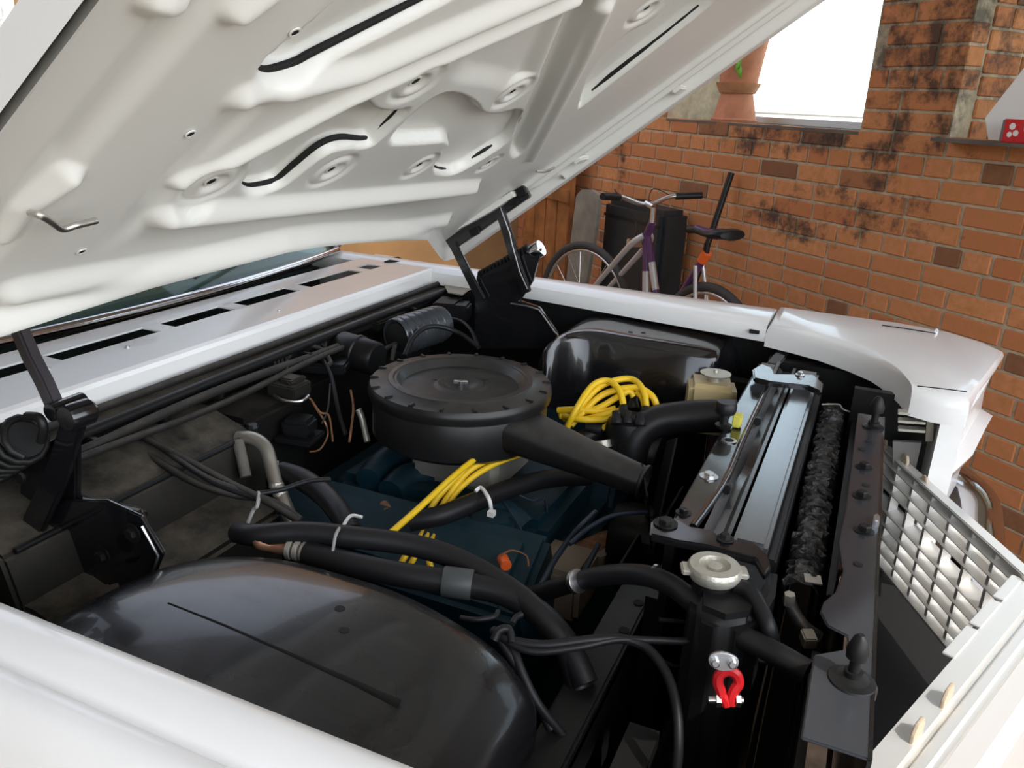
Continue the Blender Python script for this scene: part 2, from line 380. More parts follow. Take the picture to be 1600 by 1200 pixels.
# floor and ground outside, ceiling, remaining walls
EN = EAVE; ET = Vector((-EN.y, EN.x, 0))
def flat(name, c, hx, hy, z, m, th=0.1):
    b = MB(); b.obox(Vector((c[0], c[1], z - th / 2)), EN * hx, ET * hy, Vector((0, 0, th / 2))); return b.build(name, m)
FLOORM = mat('earth_and_rubble_floor', (0.17, 0.12, 0.08), 0.9, var=0.4, vscale=14, bump=0.8, bscale=25)
OUTM = mat('pale_dry_ground', (0.20, 0.19, 0.14), 0.9, var=0.25, vscale=2, bump=0.4, bscale=20)
fl = flat('floor', (0, 0), 400, 400, 0.0, FLOORM, 0.1); struct(fl)
ap = MB(); ap.obox(EN * 11.3 + Vector((0, 0, 0.005)), EN * 10, ET * 14, Vector((0, 0, 0.012))); struct(ap.build('floor_apron', OUTM), 'pale sunlit ground outside the garage')
o_ = MB(); o_.obox(WN * (WK + TH + 150.2) + WD * 2 + Vector((0, 0, .005)), WD * 200, WN * 150, Vector((0, 0, .012))); struct(o_.build('floor_yard', mat('pale_yard_gravel', (.85, .84, .80), .9, var=.05)), 'pale sunlit yard behind the brick wall')
q0 = 1.04
b = MB(); b.prism([Vector((*(p.to_2d()), CEIL)) for p in (EN * q0 - ET * 3.2, WD * 3.0 - WN * 2.4, WD * 3.0 + WN * (WK + TH + .1), EN * q0 + ET * 4)], (0, 0, .12)); struct(b.build('ceiling', mat('ceiling_boards', (0.42, 0.36, 0.28), 0.8)))  # unseen roof, its outline cut to steer sun and sky light
b = MB(); b.obox(WD * 5.5 - WN * 1.02 + Vector((0, 0, CEIL / 2)), WD * 0.1, WN * 4.08, Vector((0, 0, CEIL / 2))); struct(b.build('wall_left', PLASTER))
b = MB(); wbox(b, 2.32, 5.38, 0, .09, -.85, 0); struct(b.build('trim_1', mat('grey_concrete_plinth', (.30, .28, .25), .9, var=.2)), 'low concrete plinth along the foot of the brick wall')
b = MB(); b.obox(WD * 2.0 - WN * 2.3 + Vector((0, 0, CEIL / 2)), WD * 3.5, WN * 0.1, Vector((0, 0, CEIL / 2))); struct(b.build('wall_light_block', mat('dark_brown_plaster', (.20, .14, .08), .9, var=.15)))  # unseen wall added to dim the near side and give brown fill light
# rubble at the foot of the wall
for i in range(9):
    rr = random.Random(i); s = 1.25 + .1 * i; p = W(s, 0, -0.14 if i % 2 else -.26)
    bm = bmesh.new(); bmesh.ops.create_icosphere(bm, subdivisions=1, radius=0.034 + 0.02 * rr.random())
    for v_ in bm.verts: v_.co *= 0.75 + 0.3 * rr.random(); v_.co.z *= 0.7
    V = [p + v_.co + Vector((0, 0, 0.028)) for v_ in bm.verts]; Fc = [tuple(v_.index for v_ in f.verts) for f in bm.faces]; bm.free()
    o = obj('rubble_stone', V, Fc, mat('broken_brick_rubble', (0.36, 0.16, 0.07), 0.9, var=0.4, vscale=25)); tag(o, 'rough brown rubble stone lying at the foot of the brick wall', 'stone', 'rubble at the foot of the brick wall')
# ---------------------------------------------------------------- the car (one thing; everything bolted to it is a part)
CAR = empty('car', (-0.6, 1.4, 0)); tag(CAR, 'white vintage car with raised hood and exposed dusty engine bay', 'car')
def lp(a, b, t): return a + (b - a) * t
# ---- hood: plane through its far edge, 37.2 degrees up
HA = math.radians(37.18); HU = Vector((math.cos(HA), 0, math.sin(HA))); HN = Vector((math.sin(HA), 0, -math.cos(HA)))   # HN points to the underside
H0 = Vector((-1.079, 0, 1.061))
def HP(y, v, h=0.0): return H0 + HU * v + HN * h + Vector((0, y, 0))
HB = -0.03
def hpx(px, py, h=-0.03):
    p = atp(px, py, H0 + HN * h, HN); return p.y, (p - H0).dot(HU)
HY0, HY1, HVM = 0.385, 2.12, 1.42
rear = sorted([hpx(x, y, 0.0) for x, y in ((0, 527), (27, 518), (135, 483), (236, 451), (337, 424), (449, 395), (500, 386), (557, 380), (620, 376), (668, 375))] + [(1.9, 0.05), (2.0, 0.0), (2.12, -0.01)])
rear = [(0.385, rear[0][1] + .01)] + rear
hood = empty('hood', HP(1.25, 0.2)); hood.parent = CAR; hood.location = HP(1.25, 0.2) - ORG['car']
hood['label'] = 'raised white hood showing its stamped ribbed underside'
step = 0.0042
NY = int((HY1 - HY0) / step); NV = int((HVM + 0.01) / step)
ys = np.linspace(HY0, HY1, NY + 1); vr = np.interp(ys, [a for a, _ in rear], [b_ for _, b_ in rear])
tt = np.linspace(0, 1, NV + 1)
Yg = np.repeat(ys[:, None], NV + 1, 1); Vg = vr[:, None] + (HVM - vr[:, None]) * tt[None, :]
def sdf(poly):
    P = np.array(poly); d = np.full(Yg.shape, 1e9); ins = np.zeros(Yg.shape, bool)
    for i in range(len(P)):
        a = P[i]; b_ = P[(i + 1) % len(P)]; e = b_ - a
        wx = Yg - a[0]; wy = Vg - a[1]; t = np.clip((wx * e[0] + wy * e[1]) / (e @ e + 1e-12), 0, 1)
        d = np.minimum(d, np.hypot(wx - e[0] * t, wy - e[1] * t))
        c = ((a[1] > Vg) != (b_[1] > Vg)) & (Yg < (b_[0] - a[0]) * (Vg - a[1]) / (b_[1] - a[1] + 1e-12) + a[0]); ins ^= c
    return np.where(ins, -d, d)
def rnd(poly, it=2):
    for _ in range(it):
        q = []
        for i in range(len(poly)):
            a = poly[i]; b_ = poly[(i + 1) % len(poly)]
            q += [(a[0] * .75 + b_[0] * .25, a[1] * .75 + b_[1] * .25), (a[0] * .25 + b_[0] * .75, a[1] * .25 + b_[1] * .75)]
        poly = q
    return poly
def sst(x, a, b_):
    t = np.clip((x - a) / (b_ - a), 0, 1); return t * t * (3 - 2 * t)
Hh = np.full(Yg.shape, HB)
cut = np.zeros(Yg.shape, bool)
def pocket(px, depth, w0=-0.006, w1=0.003, gap=True):
    global Hh, cut
    P = rnd([hpx(*p) for p in px]); s_ = sdf(P); Hh = Hh - depth * (1 - sst(s_, w0, w1))
def ridge(px, hgt, width, ends=True):
    """soft rolled rib along a polyline of pixels"""
    global Hh
    P = [hpx(*p) for p in px]; d = np.full(Yg.shape, 1e9)
    for a, b_ in zip(P[:-1], P[1:]):
        e = np.array(b_) - np.array(a); wx = Yg - a[0]; wy = Vg - a[1]; t = np.clip((wx * e[0] + wy * e[1]) / (e @ e), 0, 1)
        d = np.minimum(d, np.hypot(wx - e[0] * t, wy - e[1] * t))
    Hh = Hh + hgt * (0.5 + 0.5 * np.cos(np.pi * np.clip(d / width, 0, 1)))
# pockets through which the outer skin shows
pocket([(405, 108), (409, 126), (430, 131), (470, 119), (500, 103), (600, 52), (703, 0), (790, -50), (640, -70), (470, 50), (425, 85)], 0.026)
pocket([(404, 236), (392, 262), (378, 290), (385, 303), (402, 305), (437, 296), (468, 271), (505, 242), (537, 230), (575, 231), (590, 222), (648, 166), (615, 176), (585, 172), (575, 158), (560, 155), (500, 186), (440, 222)], 0.024)
pocket([(655, 168), (700, 140), (745, 160), (752, 178), (775, 180), (818, 168), (815, 195), (795, 222), (760, 245), (715, 272), (690, 274), (676, 268), (690, 235), (706, 228), (698, 220), (684, 222), (640, 225), (600, 225)], 0.021)
pocket([(903, 170), (912, 164), (960, 126), (1040, 64), (1130, -8), (1150, -40), (1080, -30), (1020, 34), (985, 48), (965, 66), (925, 106)], 0.026)
pocket([(898, -8), (934, -8), (926, 20), (900, 75), (852, 175), (815, 246), (792, 243), (830, 152), (868, 62)], 0.022, -0.02, 0.006, False)
pocket([(735, 78), (890, 8), (862, 60), (818, 152), (770, 130), (700, 126)], 0.010, -0.03, 0.01, False)
# rolled ribs
ridge([(385, 150), (560, 108), (730, 35), (900, -35)], 0.016, 0.030)
ridge([(285, 287), (540, 153), (736, 66), (898, -4)], 0.012, 0.018)
ridge([(262, 334), (480, 315), (735, 290)], 0.020, 0.030)
ridge([(20, 452), (250, 408), (480, 376), (690, 343)], 0.018, 0.035)
ridge([(945, 10), (915, 80), (868, 172), (830, 245)], 0.012, 0.022)
ridge([(105, 276), (40, 330), (5, 372)], 0.014, 0.02)
ridge([(372, 14), (430, -30)], 0.014, 0.02); ridge([(240, -5), (280, 8)], 0.012, 0.02)
for yy, hh, ww in ((1.93, 0.012, 0.02), (2.0, 0.014, 0.02)):
    Hh = Hh + hh * (0.5 + 0.5 * np.cos(np.pi * np.clip(np.abs(Yg - yy) / ww, 0, 1))) * sst(Vg, 0.28, 0.36)
for yy, dd in ((0.50, 0.008), (0.66, 0.006)):        # long soft creases beside the near edge
    Hh = Hh - dd * (1 - sst(np.abs(Yg - yy), 0.004, 0.03)) * sst(Vg, 0.36, 0.45)
lip = np.maximum(np.maximum(1 - sst(Yg, HY0, HY0 + 0.03), sst(Yg, 2.05, 2.075)), 1 - sst(Vg - vr[:, None], 0.0, 0.03))   # edges folded down
Hh = Hh * (1 - lip) + 0.0 * lip
pads = [(333, 288, .046), (652, 131, .046), (803, 146, .044), (520, 268, .046), (657, 260, .042), (765, 256, .034), (1012, 16, .046)]
holes = []
for px, py, r in pads:
    c = hpx(px, py); d = np.hypot(Yg - c[0], (Vg - c[1]))
    tgt = HB; k = 1 - sst(d, r, r + 0.008); Hh = Hh * (1 - k) + tgt * k
    Hh = Hh - 0.004 * np.exp(-((d - r * 0.75) / 0.005) ** 2) - 0.005 * (1 - sst(d, 0.012, 0.02)); holes.append((c, 0.0062, HB - .0045))
for px, py in ((460, 49), (297, 208), (127, 392)): holes.append((hpx(px, py), 0.004, HB + .0005))
idx = lambda i, j: i * (NV + 1) + j
V = []
for i in range(NY + 1):
    for j in range(NV + 1): V.append(HP(Yg[i, j], Vg[i, j], Hh[i, j]))
F = [(idx(i, j), idx(i + 1, j), idx(i + 1, j + 1), idx(i, j + 1)) for i in range(NY) for j in range(NV)]
inner = obj('inner_panel', V, F, HOODW, hood, smooth=True)
for (y, v), r, h in holes:
    ho = MB().lathe([(r * 1.5, 0), (r * 1.45, .0012), (r, .0012), (r, .0002)], HP(y, v, h), HN, 18, cap=False).build('punched_hole', HOODW, hood)
    MB().lathe([(r, 0), (r * .98, .0006)], HP(y, v, h + .0001), HN, 16).build('hole_shadow', DARK, ho)
for l in ([(409, 122), (414, 129), (430, 132), (470, 120), (500, 104), (600, 53), (703, 1), (760, -32)], [(380, 298), (388, 304), (402, 306), (437, 297), (468, 272), (505, 243), (537, 231), (575, 232), (592, 222), (648, 167)],
          [(680, 270), (692, 275), (715, 273), (760, 246), (795, 223), (815, 196), (819, 170)], [(906, 168), (915, 163), (960, 127), (1040, 65), (1130, -7)]):
    n_ = len(l); T('gap_shade_tube', [HP(hpx(x, y, HB)[0] - .0045, hpx(x, y, HB)[1] + .0055, HB - .013) for x, y in l], [.0012 + .0030 * math.sin(math.pi * (k + .3) / n_) for k in range(n_)], DARK, hood, n=8)  # dark tubes drawn as the shade in the gap under the pocket edges
# outer skin with crowned top and rolled edges
b = MB(); secs = []
yy = np.linspace(HY0 - 0.006, HY1 + 0.006, 31)
for side in (0, 1):
    pass
top = []; bot = []
for y in yy:
    v0 = float(np.interp(y, [a for a, _ in rear], [q for _, q in rear])) - 0.006
    cr = 0.03 * (1 - ((y - 1.235) / 0.9) ** 2)
    top.append([HP(y, lp(v0, HVM + 0.01, t), -(0.034 if y < HY0 else 0.066) - cr * min(1, 6 * min(t, 1 - t) + .15)) for t in np.linspace(0, 1, 15)])
    bot.append([HP(y, lp(v0, HVM + 0.01, t), -.003 if (y < HY0 + .01 or y > HY1 - .01) else -0.062) for t in np.linspace(0, 1, 15)])
db = MB(); db.prism([HP(y, v, -.0605) for y, v in ((HY0 + .03, .32), (HY0 + .03, HVM - .02), (HY1 - .08, HVM - .02), (HY1 - .08, .2), (1.6, .24))], HN * .001); db.build('void_dark_sheet', DARK, hood)  # black sheet added so the void behind the inner panel stays dark
ring = [list(t_) + list(reversed(b_)) for t_, b_ in zip(top, bot)]
b.loft(ring); b.build('outer_skin', WHITE, hood, smooth=True, auto=40)
# hinge-side bracket, wire clip and small rubber stops on the hood
T('wire_clip', [HP(*hpx(47, 333, -.02), -.02), HP(*hpx(62, 336, -.012), -.012), HP(*hpx(80, 347, -.01), -.01), HP(*hpx(97, 358, -.01), -.01), HP(*hpx(120, 352, -.01), -.01), HP(*hpx(150, 345, -.012), -.012)], 0.0035, ALU, hood, n=8)
for px, py in ((884, 243), (1040, 128)):
    y, v = hpx(px, py); b = MB(); b.obox(HP(2.03, v, -0.014), HU * 0.012, Vector((0, .032, 0)), HN * 0.006); b.build('edge_clip', HOODW, hood, bevel=.003)
for k, (x0, y0_, x1, y1_) in enumerate(((838, 268, 866, 262), (876, 274, 892, 280))):
    T('wire_hook', [HP(*hpx(x0, y0_, -.01), -.01), HP(*hpx((x0 + x1) / 2, (y0_ + y1_) / 2 + 3, -.005), -.005), HP(*hpx(x1, y1_, -.01), -.01)], 0.003, ALU, hood, n=6)

# ---- far fender
def fsec(x):
    yc = float(np.interp(x, [-1.5, -0.867, -0.198, -0.02, 0.05, 0.09, 0.12], [2.15, 2.127, 2.04, 1.955, 1.89, 1.80, 1.70]))
    return yc
def fender_poly(x, yc, yo=2.245):
    return [Vector((x, y, z)) for y, z in [(yc + .004, .955), (yc, .972), (yc + .003, .992), (yc + .02, 1.0), (lp(yc, yo, .5), 1.008), (yo - .03, 1.003), (yo, .99), (yo + .03, .90), (yo + .02, .35), (yo, .35), (yo + .005, .9), (yo - .04, .97), (yc + .03, .978), (yc + .014, .955)]]
ff = empty('front_fender', (-0.5, 2.2, 0.35)); ff.parent = CAR; ff.location = ORG['front_fender'] - ORG['car']; ff['label'] = 'white front fender beside the brick wall'
b = MB(); b.loft([fender_poly(x, fsec(x)) for x in np.linspace(-1.75, -0.2, 24)]); b.build('fender_panel', WHITE, ff, smooth=True, auto=40)
# nose of the fender with hooded headlamp end
def ndx(z): return float(np.interp(z, [.55, .72, .80, .838, .848, .858, .93, 1.0], [-.04, -.036, -.028, -.024, .002, -.024, -.028, 0.0]))
def nose(z, ins=0.0):
    dx = ndx(z)
    k = [(-0.2, 2.04), (-0.13, 2.015), (-0.066, 1.985), (0.0, 1.935), (0.05, 1.885), (0.085, 1.82), (0.108, 1.75), (0.122, 1.69)]
    fr = [(0.165, 1.672), (0.222, 1.676), (0.255 + dx, 1.80), (0.30 + dx, 1.98), (0.325 + dx, 2.09), (0.29 + dx, 2.16), (0.215 + dx * .8, 2.225), (0.10, 2.255), (-0.2, 2.255)]
    c = Vector((0.05, 2.0, 0))
    return [Vector((x, y, z)) + (c - Vector((x, y, 0))).normalized() * ins for x, y in k + fr]
b = MB(); b.loft([nose(.945), nose(.978), nose(.994, .004), nose(1.003, .012), nose(1.006, .03)])
b.build('fender_nose', WHITE, ff, smooth=True, auto=45)
def front(z):
    dx = ndx(z)
    k = [(0.180, 1.674), (0.220, 1.675), (0.262 + dx, 1.80), (0.30 + dx, 1.98), (0.325 + dx, 2.09), (0.29 + dx, 2.16), (0.215 + dx, 2.225), (0.10, 2.255), (.08, 2.24), (.17, 2.1), (.175, 1.8)]
    return [Vector((x, y, z)) for x, y in k]
b = MB(); b.loft([front(z) for z in (.66, .72, .78, .82, .838, .848, .858, .90, .95, .97)]); b.build('headlamp_surround', WHITE, ff, smooth=True, auto=45)
def inb(px, py, y=1.672): return at(px, py, y=y)
def rrect(pts, r=0.3): return rnd(pts, 2)
def rr3(P, it=2):
    for _ in range(it): P = [q for i in range(len(P)) for q in (P[i] * .75 + P[(i + 1) % len(P)] * .25, P[i] * .25 + P[(i + 1) % len(P)] * .75)]
    return P
b = MB(); b.box((.02, 1.78, .58), (.178, 1.80, .955)); b.box((.02, 1.69, .57), (.178, 1.80, .585)); b.build('headlamp_bucket', BSATIN, ff)
for k in range(3):
    p0 = inb(1403, 643 + 13 * k, 1.70); p1 = inb(1446, 646 + 13 * k, 1.70)
    b = MB(); b.obox((p0 + p1) / 2, (p1 - p0) / 2, Vector((0, .012, 0)), Vector((0.0, 0, .0025))); b.build('bucket_louvre', DULLAL, ff, bevel=.001)
b = MB(); b.prism([inb(1449, 644, 1.70), inb(1460, 646, 1.70), inb(1457, 690, 1.70), inb(1446, 690, 1.70)], (0, .02, 0)); b.build('bucket_side', GREYB, ff)
b = MB(); b.prism([inb(1395, 690, 1.71), inb(1440, 692, 1.71), inb(1430, 735, 1.71), inb(1395, 735, 1.71)], (0, .012, 0)); b.build('bucket_plate', mat('dull_grey_bucket', (0.16, 0.15, 0.14), 0.5), ff)
# side trim seam, marker notch and slot
T('panel_seam', [inb(1433, 603, 1.668), inb(1470, 607, 1.668), inb(1510, 612, 1.672)], 0.0012, BSATIN, ff, n=6)
T('edge_seam', pz([(1378, 508, 1.008), (1420, 514, 1.008), (1462, 521, 1.006)]), 0.0014, BSATIN, ff, n=6)
b = MB(); b.obox(at(1463, 517, z=1.005), (.004, 0, 0), (0, .012, 0), (0, 0, .008)); b.build('trim_end', STEEL, ff, bevel=.002)
p = at(1179, 518, z=0.978); b = MB(); b.obox(p + Vector((0, -.002, 0)), (.012, 0, 0), (0, .006, 0), (0, 0, .004)); b.build('flange_slot', DARK, ff)
b = MB(); b.prism([at(1375, 566, z=.965), at(1400, 585, z=.965), at(1422, 606, z=.965), at(1418, 618, z=.965), at(1390, 600, z=.965), at(1368, 578, z=.965)], (0, 0, -.012)); b.build('corner_gusset', ALU, ff, bevel=.002)
bolt(at(1402, 590, z=.967), .008, STEEL, ff)
# ---- near fender
nf = empty('front_fender', (-0.5, 0.4, 0.35)); nf.parent = CAR; nf.location = ORG[nf.name] - ORG['car']; nf['label'] = 'white front fender with a long pressed crease'
prof = [(.464, .93), (.466, .966), (.460, .976), (.448, .979), (.420, .976), (.412, .966), (.404, .962), (.396, .966), (.384, .966), (.372, .958), (.358, .93), (.335, .82), (.33, .35), (.345, .35), (.35, .82), (.372, .93), (.40, .955), (.445, .962), (.455, .93)]
b = MB(); b.loft([[Vector((x, y, z)) for y, z in prof] for x in np.linspace(-1.75, 0.12, 12)]); b.build('fender_panel', WHITE, nf, smooth=True, auto=50)
# ---- front wheels, hidden inside the wheelhouses
for y in (0.56, 2.06):
    wh = empty('front_wheel', (-0.45, y, 0.0)); wh.parent = CAR; wh.location = ORG[wh.name] - ORG['car']
    MB().lathe([(.17, -.08), (.30, -.085), (.335, -.06), (.335, .06), (.30, .085), (.17, .08), (.17, -.08)], (-0.45, y, .335), (0, 1, 0), 32, cap=False).build('tyre', TIRE, wh, smooth=True)
    MB().lathe([(.03, -.06), (.16, -.05), (.172, -.07), (.172, .07), (.16, .05), (.03, .06)], (-0.45, y, .335), (0, 1, 0), 24).build('wheel_disc', STEEL, wh, smooth=True)
# ---- cowl panel with vent slots
CZ = 1.0
cw = empty('cowl', (-1.3, 1.4, .95)); cw.parent = CAR; cw.location = ORG['cowl'] - ORG['car']; cw['label'] = 'white cowl panel with a row of air slots below the windscreen'
XE, XS1, XS0, XR = -1.20, -1.345, -1.40, -1.468
b = MB(); b.loft([[Vector((x, y, z)) for x, z in ((XS1, CZ), (XE - .012, CZ), (XE - .003, CZ - .004), (XE, CZ - .012), (XE, CZ - .05), (XE - .008, CZ - .05), (XE - .012, CZ - .004), (XS1, CZ - .004))] for y in (.50, 2.19)]); b.box((XR, .50, CZ - .004), (XS0, 2.25, CZ))
slots = [((54, 553), (221, 511)), ((245, 505), (346, 479)), ((366, 474), (456, 451)), ((471, 446), (552, 422)), ((564, 419), (585, 414))]
edges = [.50]; sl = [(.56, at(30, 558, z=CZ).y - .01)]
for a, c in slots: sl.append((at(*a, z=CZ).y, at(*c, z=CZ).y))
prev = .50
for a, c in sl + [(2.19, 2.19)]:
    if a > prev: b.box((XS0 - .001, prev, CZ - .004), (XS1 + .001, a, CZ))
    prev = max(prev, c)
b.build('cowl_panel', WHITE, cw)
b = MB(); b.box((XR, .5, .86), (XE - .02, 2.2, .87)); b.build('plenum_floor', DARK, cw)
for y in (.72, 1.1, 1.35, 1.6, 1.9): T('plenum_duct', [(-1.37, y, .93), (-1.37, y + .13, .945), (-1.37, y + .24, .93)], .018, BSATIN, cw, n=8)
for px, py in ((75, 576), (200, 543), (436, 486)): bolt(at(px, py, z=CZ), .004, STEEL, cw, washer=px < 300, h=.004, name='screw')
b = MB(); b.prism([at(600, 410, z=CZ + .001), at(622, 402, z=CZ + .001), at(634, 409, z=CZ + .001)], (0, 0, .003)); b.build('corner_vent', DARK, cw)
# ---- windscreen, trim, wipers, dashboard and pillars
ws = empty('windscreen', (-1.6, 1.4, 1.0)); ws.parent = CAR; ws.location = ORG['windscreen'] - ORG['car']; ws['label'] = 'tinted windscreen with bright lower trim'
def wsp(y, t, off=0):          # curved glass
    k = ((y - 1.4) / .85) ** 2; return Vector((-1.50 - .10 * k - .62 * t + off * .5, y, 1.012 + .46 * t + off * .8))
b = MB(); yy = np.linspace(.62, 2.18, 17)
b.loft([[wsp(y, t) for t in np.linspace(0, 1, 7)] + [wsp(y, t, -.008) for t in np.linspace(1, 0, 7)] for y in yy]); b.build('windscreen_glass', WSHIELD, ws, smooth=True, auto=40)
T('lower_trim', [wsp(y, 0, .004) + Vector((.012, 0, -.004)) for y in yy], .011, CHROME, ws)
for s_, y in ((0, .60), (1, 2.2)):
    b = MB(); b.tube([wsp(y, t, .002) for t in (0, .25, .5, .75, 1)], .022, 10); b.build('pillar_trim', CHROME, ws, smooth=True)
b = MB(); b.box((-2.3, .62, .80), (-1.62, 2.18, .985)); b.build('dashboard', mat('dark_dash_vinyl', (0.02, 0.025, 0.025), 0.5), ws, bevel=.03)
b = MB(); b.box((-2.6, .55, .35), (-2.55, 2.25, 1.3)); b.build('cabin_seat', mat('dark_seat_vinyl', (0.025, 0.02, 0.02), 0.6), ws, bevel=.02)
b = MB(); b.loft([[Vector((x, y, 1.47 + .035 * (1 - ((y - 1.4) / .8) ** 2) + dz)) for y in np.linspace(.66, 2.14, 9)] + [Vector((x, y, 1.455 + .035 * (1 - ((y - 1.4) / .8) ** 2))) for y in np.linspace(2.14, .66, 9)] for x, dz in ((-2.11, 0), (-2.3, .02), (-2.9, .03), (-3.4, .0))]); b.build('roof', WHITE, ws, smooth=True, auto=40)
for y0, y1 in ((0.95, 1.42), (1.5, 2.0)):
    wp = T('wiper', [wsp(y0, .03, .03), wsp((y0 + y1) / 2, .09, .03), wsp(y1, .14, .03)], .006, mat('wiper_dark_metal', (.03, .06, .06), .3), ws, n=8)
    T('wiper_blade', [wsp(y0 + .12, .05, .016), wsp(y1, .16, .016)], .005, RUBBER, ws, n=6)
# body sides behind the cowl
for y0, y1 in ((.33, .36), (2.24, 2.27)):
    b = MB(); b.box((-3.4, y0, .35), (-1.76, y1, .97)); b.build('door_panel', WHITE, CAR, bevel=.01)
# ---- front end: grille, header moulding, bumper
NOSE = at(1600, 902, z=.83); GA = at(1383, 706, z=.83); GD = (NOSE - GA).normalized(); GN = Vector((GD.y, -GD.x, 0))
gr = empty('grille', (.2, 1.65, .55)); gr.parent = CAR; gr.location = ORG['grille'] - ORG['car']; gr['label'] = 'bright aluminium egg-crate grille'
def gz(px, py): return atp(px, py, GA, GN)
ztop = gz(1430, 745).z; zbot = gz(1430, 938).z
zs_ = [ztop + (zbot - ztop) * k for k in (0.04, .155, .27, .47, .60, .73, .86, .98)]
sh = (ztop - zbot)
L0 = GA - GD * 0.02; L1 = NOSE + GD * 0.02
for k, z in enumerate(zs_):
    h = sh * (.058 if k != 2 else .05); c = (L0 + L1) / 2; c.z = z
    b = MB(); b.obox(c, (L1 - L0) / 2, Vector((0, 0, 1)) * h * .45 - GN * .014, GN * .0005 + Vector((0, 0, .0012))); b.build('grille_slat', ANOD, gr)
for k in range(8):
    t = (k + .35) / 7.6; p = lp(L0, L1, t)
    b = MB(); b.obox(Vector((p.x, p.y, (ztop + zbot) / 2)) , GD * .004, GN * .009, Vector((0, 0, sh * .52))); b.build('grille_divider', ANOD, gr)
for px, py in ((1413, 716), (1443, 750), (1522, 832), (1380, 690)):
    p = gz(px, py + 6) - GN * .004
    b = MB(); b.prism([p + GD * a + Vector((0, 0, c)) for a, c in ((-.011, -.012), (.011, -.012), (.012, .006), (.006, .016), (-.006, .016), (-.012, .006))], GN * .006); b.build('grille_clip', TAN, gr, bevel=.001)
b = MB(); c = (L0 + L1) / 2; c.z = ztop + .004; b.obox(c, (L1 - L0) / 2, GN * .012, Vector((0, 0, .004))); b.build('top_rail', ANOD, gr, bevel=.002)
c2 = c.copy(); c2.z = zbot - .006; b = MB(); b.obox(c2, (L1 - L0) / 2, GN * .012, Vector((0, 0, .004))); b.build('bottom_rail', ANOD, gr, bevel=.002)
# near half of the nose: header moulding seen from above, ridged
HD = Vector((-.194, -.475, 0)).normalized(); HNm = Vector((-HD.y, HD.x, 0))
if HNm.x < 0: HNm = -HNm
hd = empty('header_moulding', (.2, 1.1, .7)); hd.parent = CAR; hd.location = ORG['header_moulding'] - ORG['car']; hd['label'] = 'bright ridged header moulding above the grille'
hp = [(o, z + .03) for o, z in [(0, .775), (0, .803), (.028, .803), (.031, .797), (.036, .797), (.040, .804), (.050, .804), (.053, .799), (.058, .799), (.062, .803), (.085, .797), (.10, .78), (.108, .74), (.108, .68), (.10, .68), (.098, .74), (.09, .77), (.01, .79), (.006, .775)]]
b = MB(); b.loft([[NOSE + HD * s_ + HNm * o - Vector((0, 0, .83)) + Vector((0, 0, z)) for o, z in hp] for s_ in np.linspace(-.02, .75, 8)]); b.build('moulding_strip', ANOD, hd, smooth=True, auto=30)
for px, py in ((1475, 1088), (1428, 1142)):
    p = at(px, py + 8, z=.833)
    b = MB(); b.prism([p + HD * a + Vector((0, 0, c)) for a, c in ((-.016, -.004), (.016, -.004), (.017, .012), (.009, .024), (-.009, .024), (-.017, .012))], HNm * .004); b.build('moulding_clip', TAN, hd, bevel=.001)
for s_ in (.06, .16, .26): 
    p = NOSE + HD * s_; b = MB(); b.obox(p + Vector((0, 0, .003)) - HNm * .006, HD * .045, HNm * .008, Vector((0, 0, .002))); b.build('mounting_tab', ANOD, hd, bevel=.001)
gn = empty('grille', NOSE + HD * .35 - Vector((0, 0, .3))); gn.parent = CAR; gn.location = ORG[gn.name] - ORG['car']; gn['label'] = 'near half of the bright egg-crate grille below the header moulding'
for k, z in enumerate(zs_):
    c = NOSE + HD * .36 + HNm * .06; c.z = z - .03
    b = MB(); b.obox(c, HD * .36, Vector((0, 0, 1)) * sh * .025 + HNm * .014, Vector((0, 0, .0012))); b.build('grille_slat', ANOD, gn)
for k in range(11):
    p = NOSE + HD * (.02 + .068 * k) + HNm * .06; b = MB(); b.obox(Vector((p.x, p.y, (ztop + zbot) / 2 - .03)), HD * .004, HNm * .009, Vector((0, 0, sh * .5))); b.build('grille_divider', ANOD, gn)
pr_ = [Vector((0, y, z)) for y, z in prof]
b = MB(); b.loft([[Vector((x, lp(p.y, .40, k), lp(p.z, .75, k * .35))) for p in pr_] for x, k in ((.12, 0), (.2, .02), (.27, .08), (.31, .25), (.325, .6))]); b.build('fender_nose', WHITE, nf, smooth=True, auto=50)
bp = [(-.1, .36, .50), (.10, .46, .47), (.28, .75, .45), (.38, 1.1, .45), (.41, 1.4, .45), (.395, 1.65, .46), (.355, 1.85, .50), (.335, 2.0, .565), (.325, 2.10, .61), (.25, 2.24, .61), (.05, 2.31, .60)]
b = MB(); b.tube(bp, [.06, .07, .07, .07, .07, .07, .065, .06, .058, .055, .05], 16, flat=1.15); b.build('front_bumper', CHROME, CAR, smooth=True, auto=60, label='chrome front bumper')
# ---------------------------------------------------------------- engine bay
def grp(name, loc, label=None):
    o = empty(name, loc); o.parent = CAR; o.location = Vector(loc) - ORG['car']
    if label: o['label'] = label
    return o
def PT(name, l, rpx, m, parent=CAR, n=10, label=None, **k):
    """tube through pixels at given heights, radius in pixels of the 1600 px frame"""
    P = pz(l); r = [rpx * mpp(p) for p in P]; r = [sum(r) / len(r)] * len(P)
    return T(name, P, r, m, parent, n, label, **k)
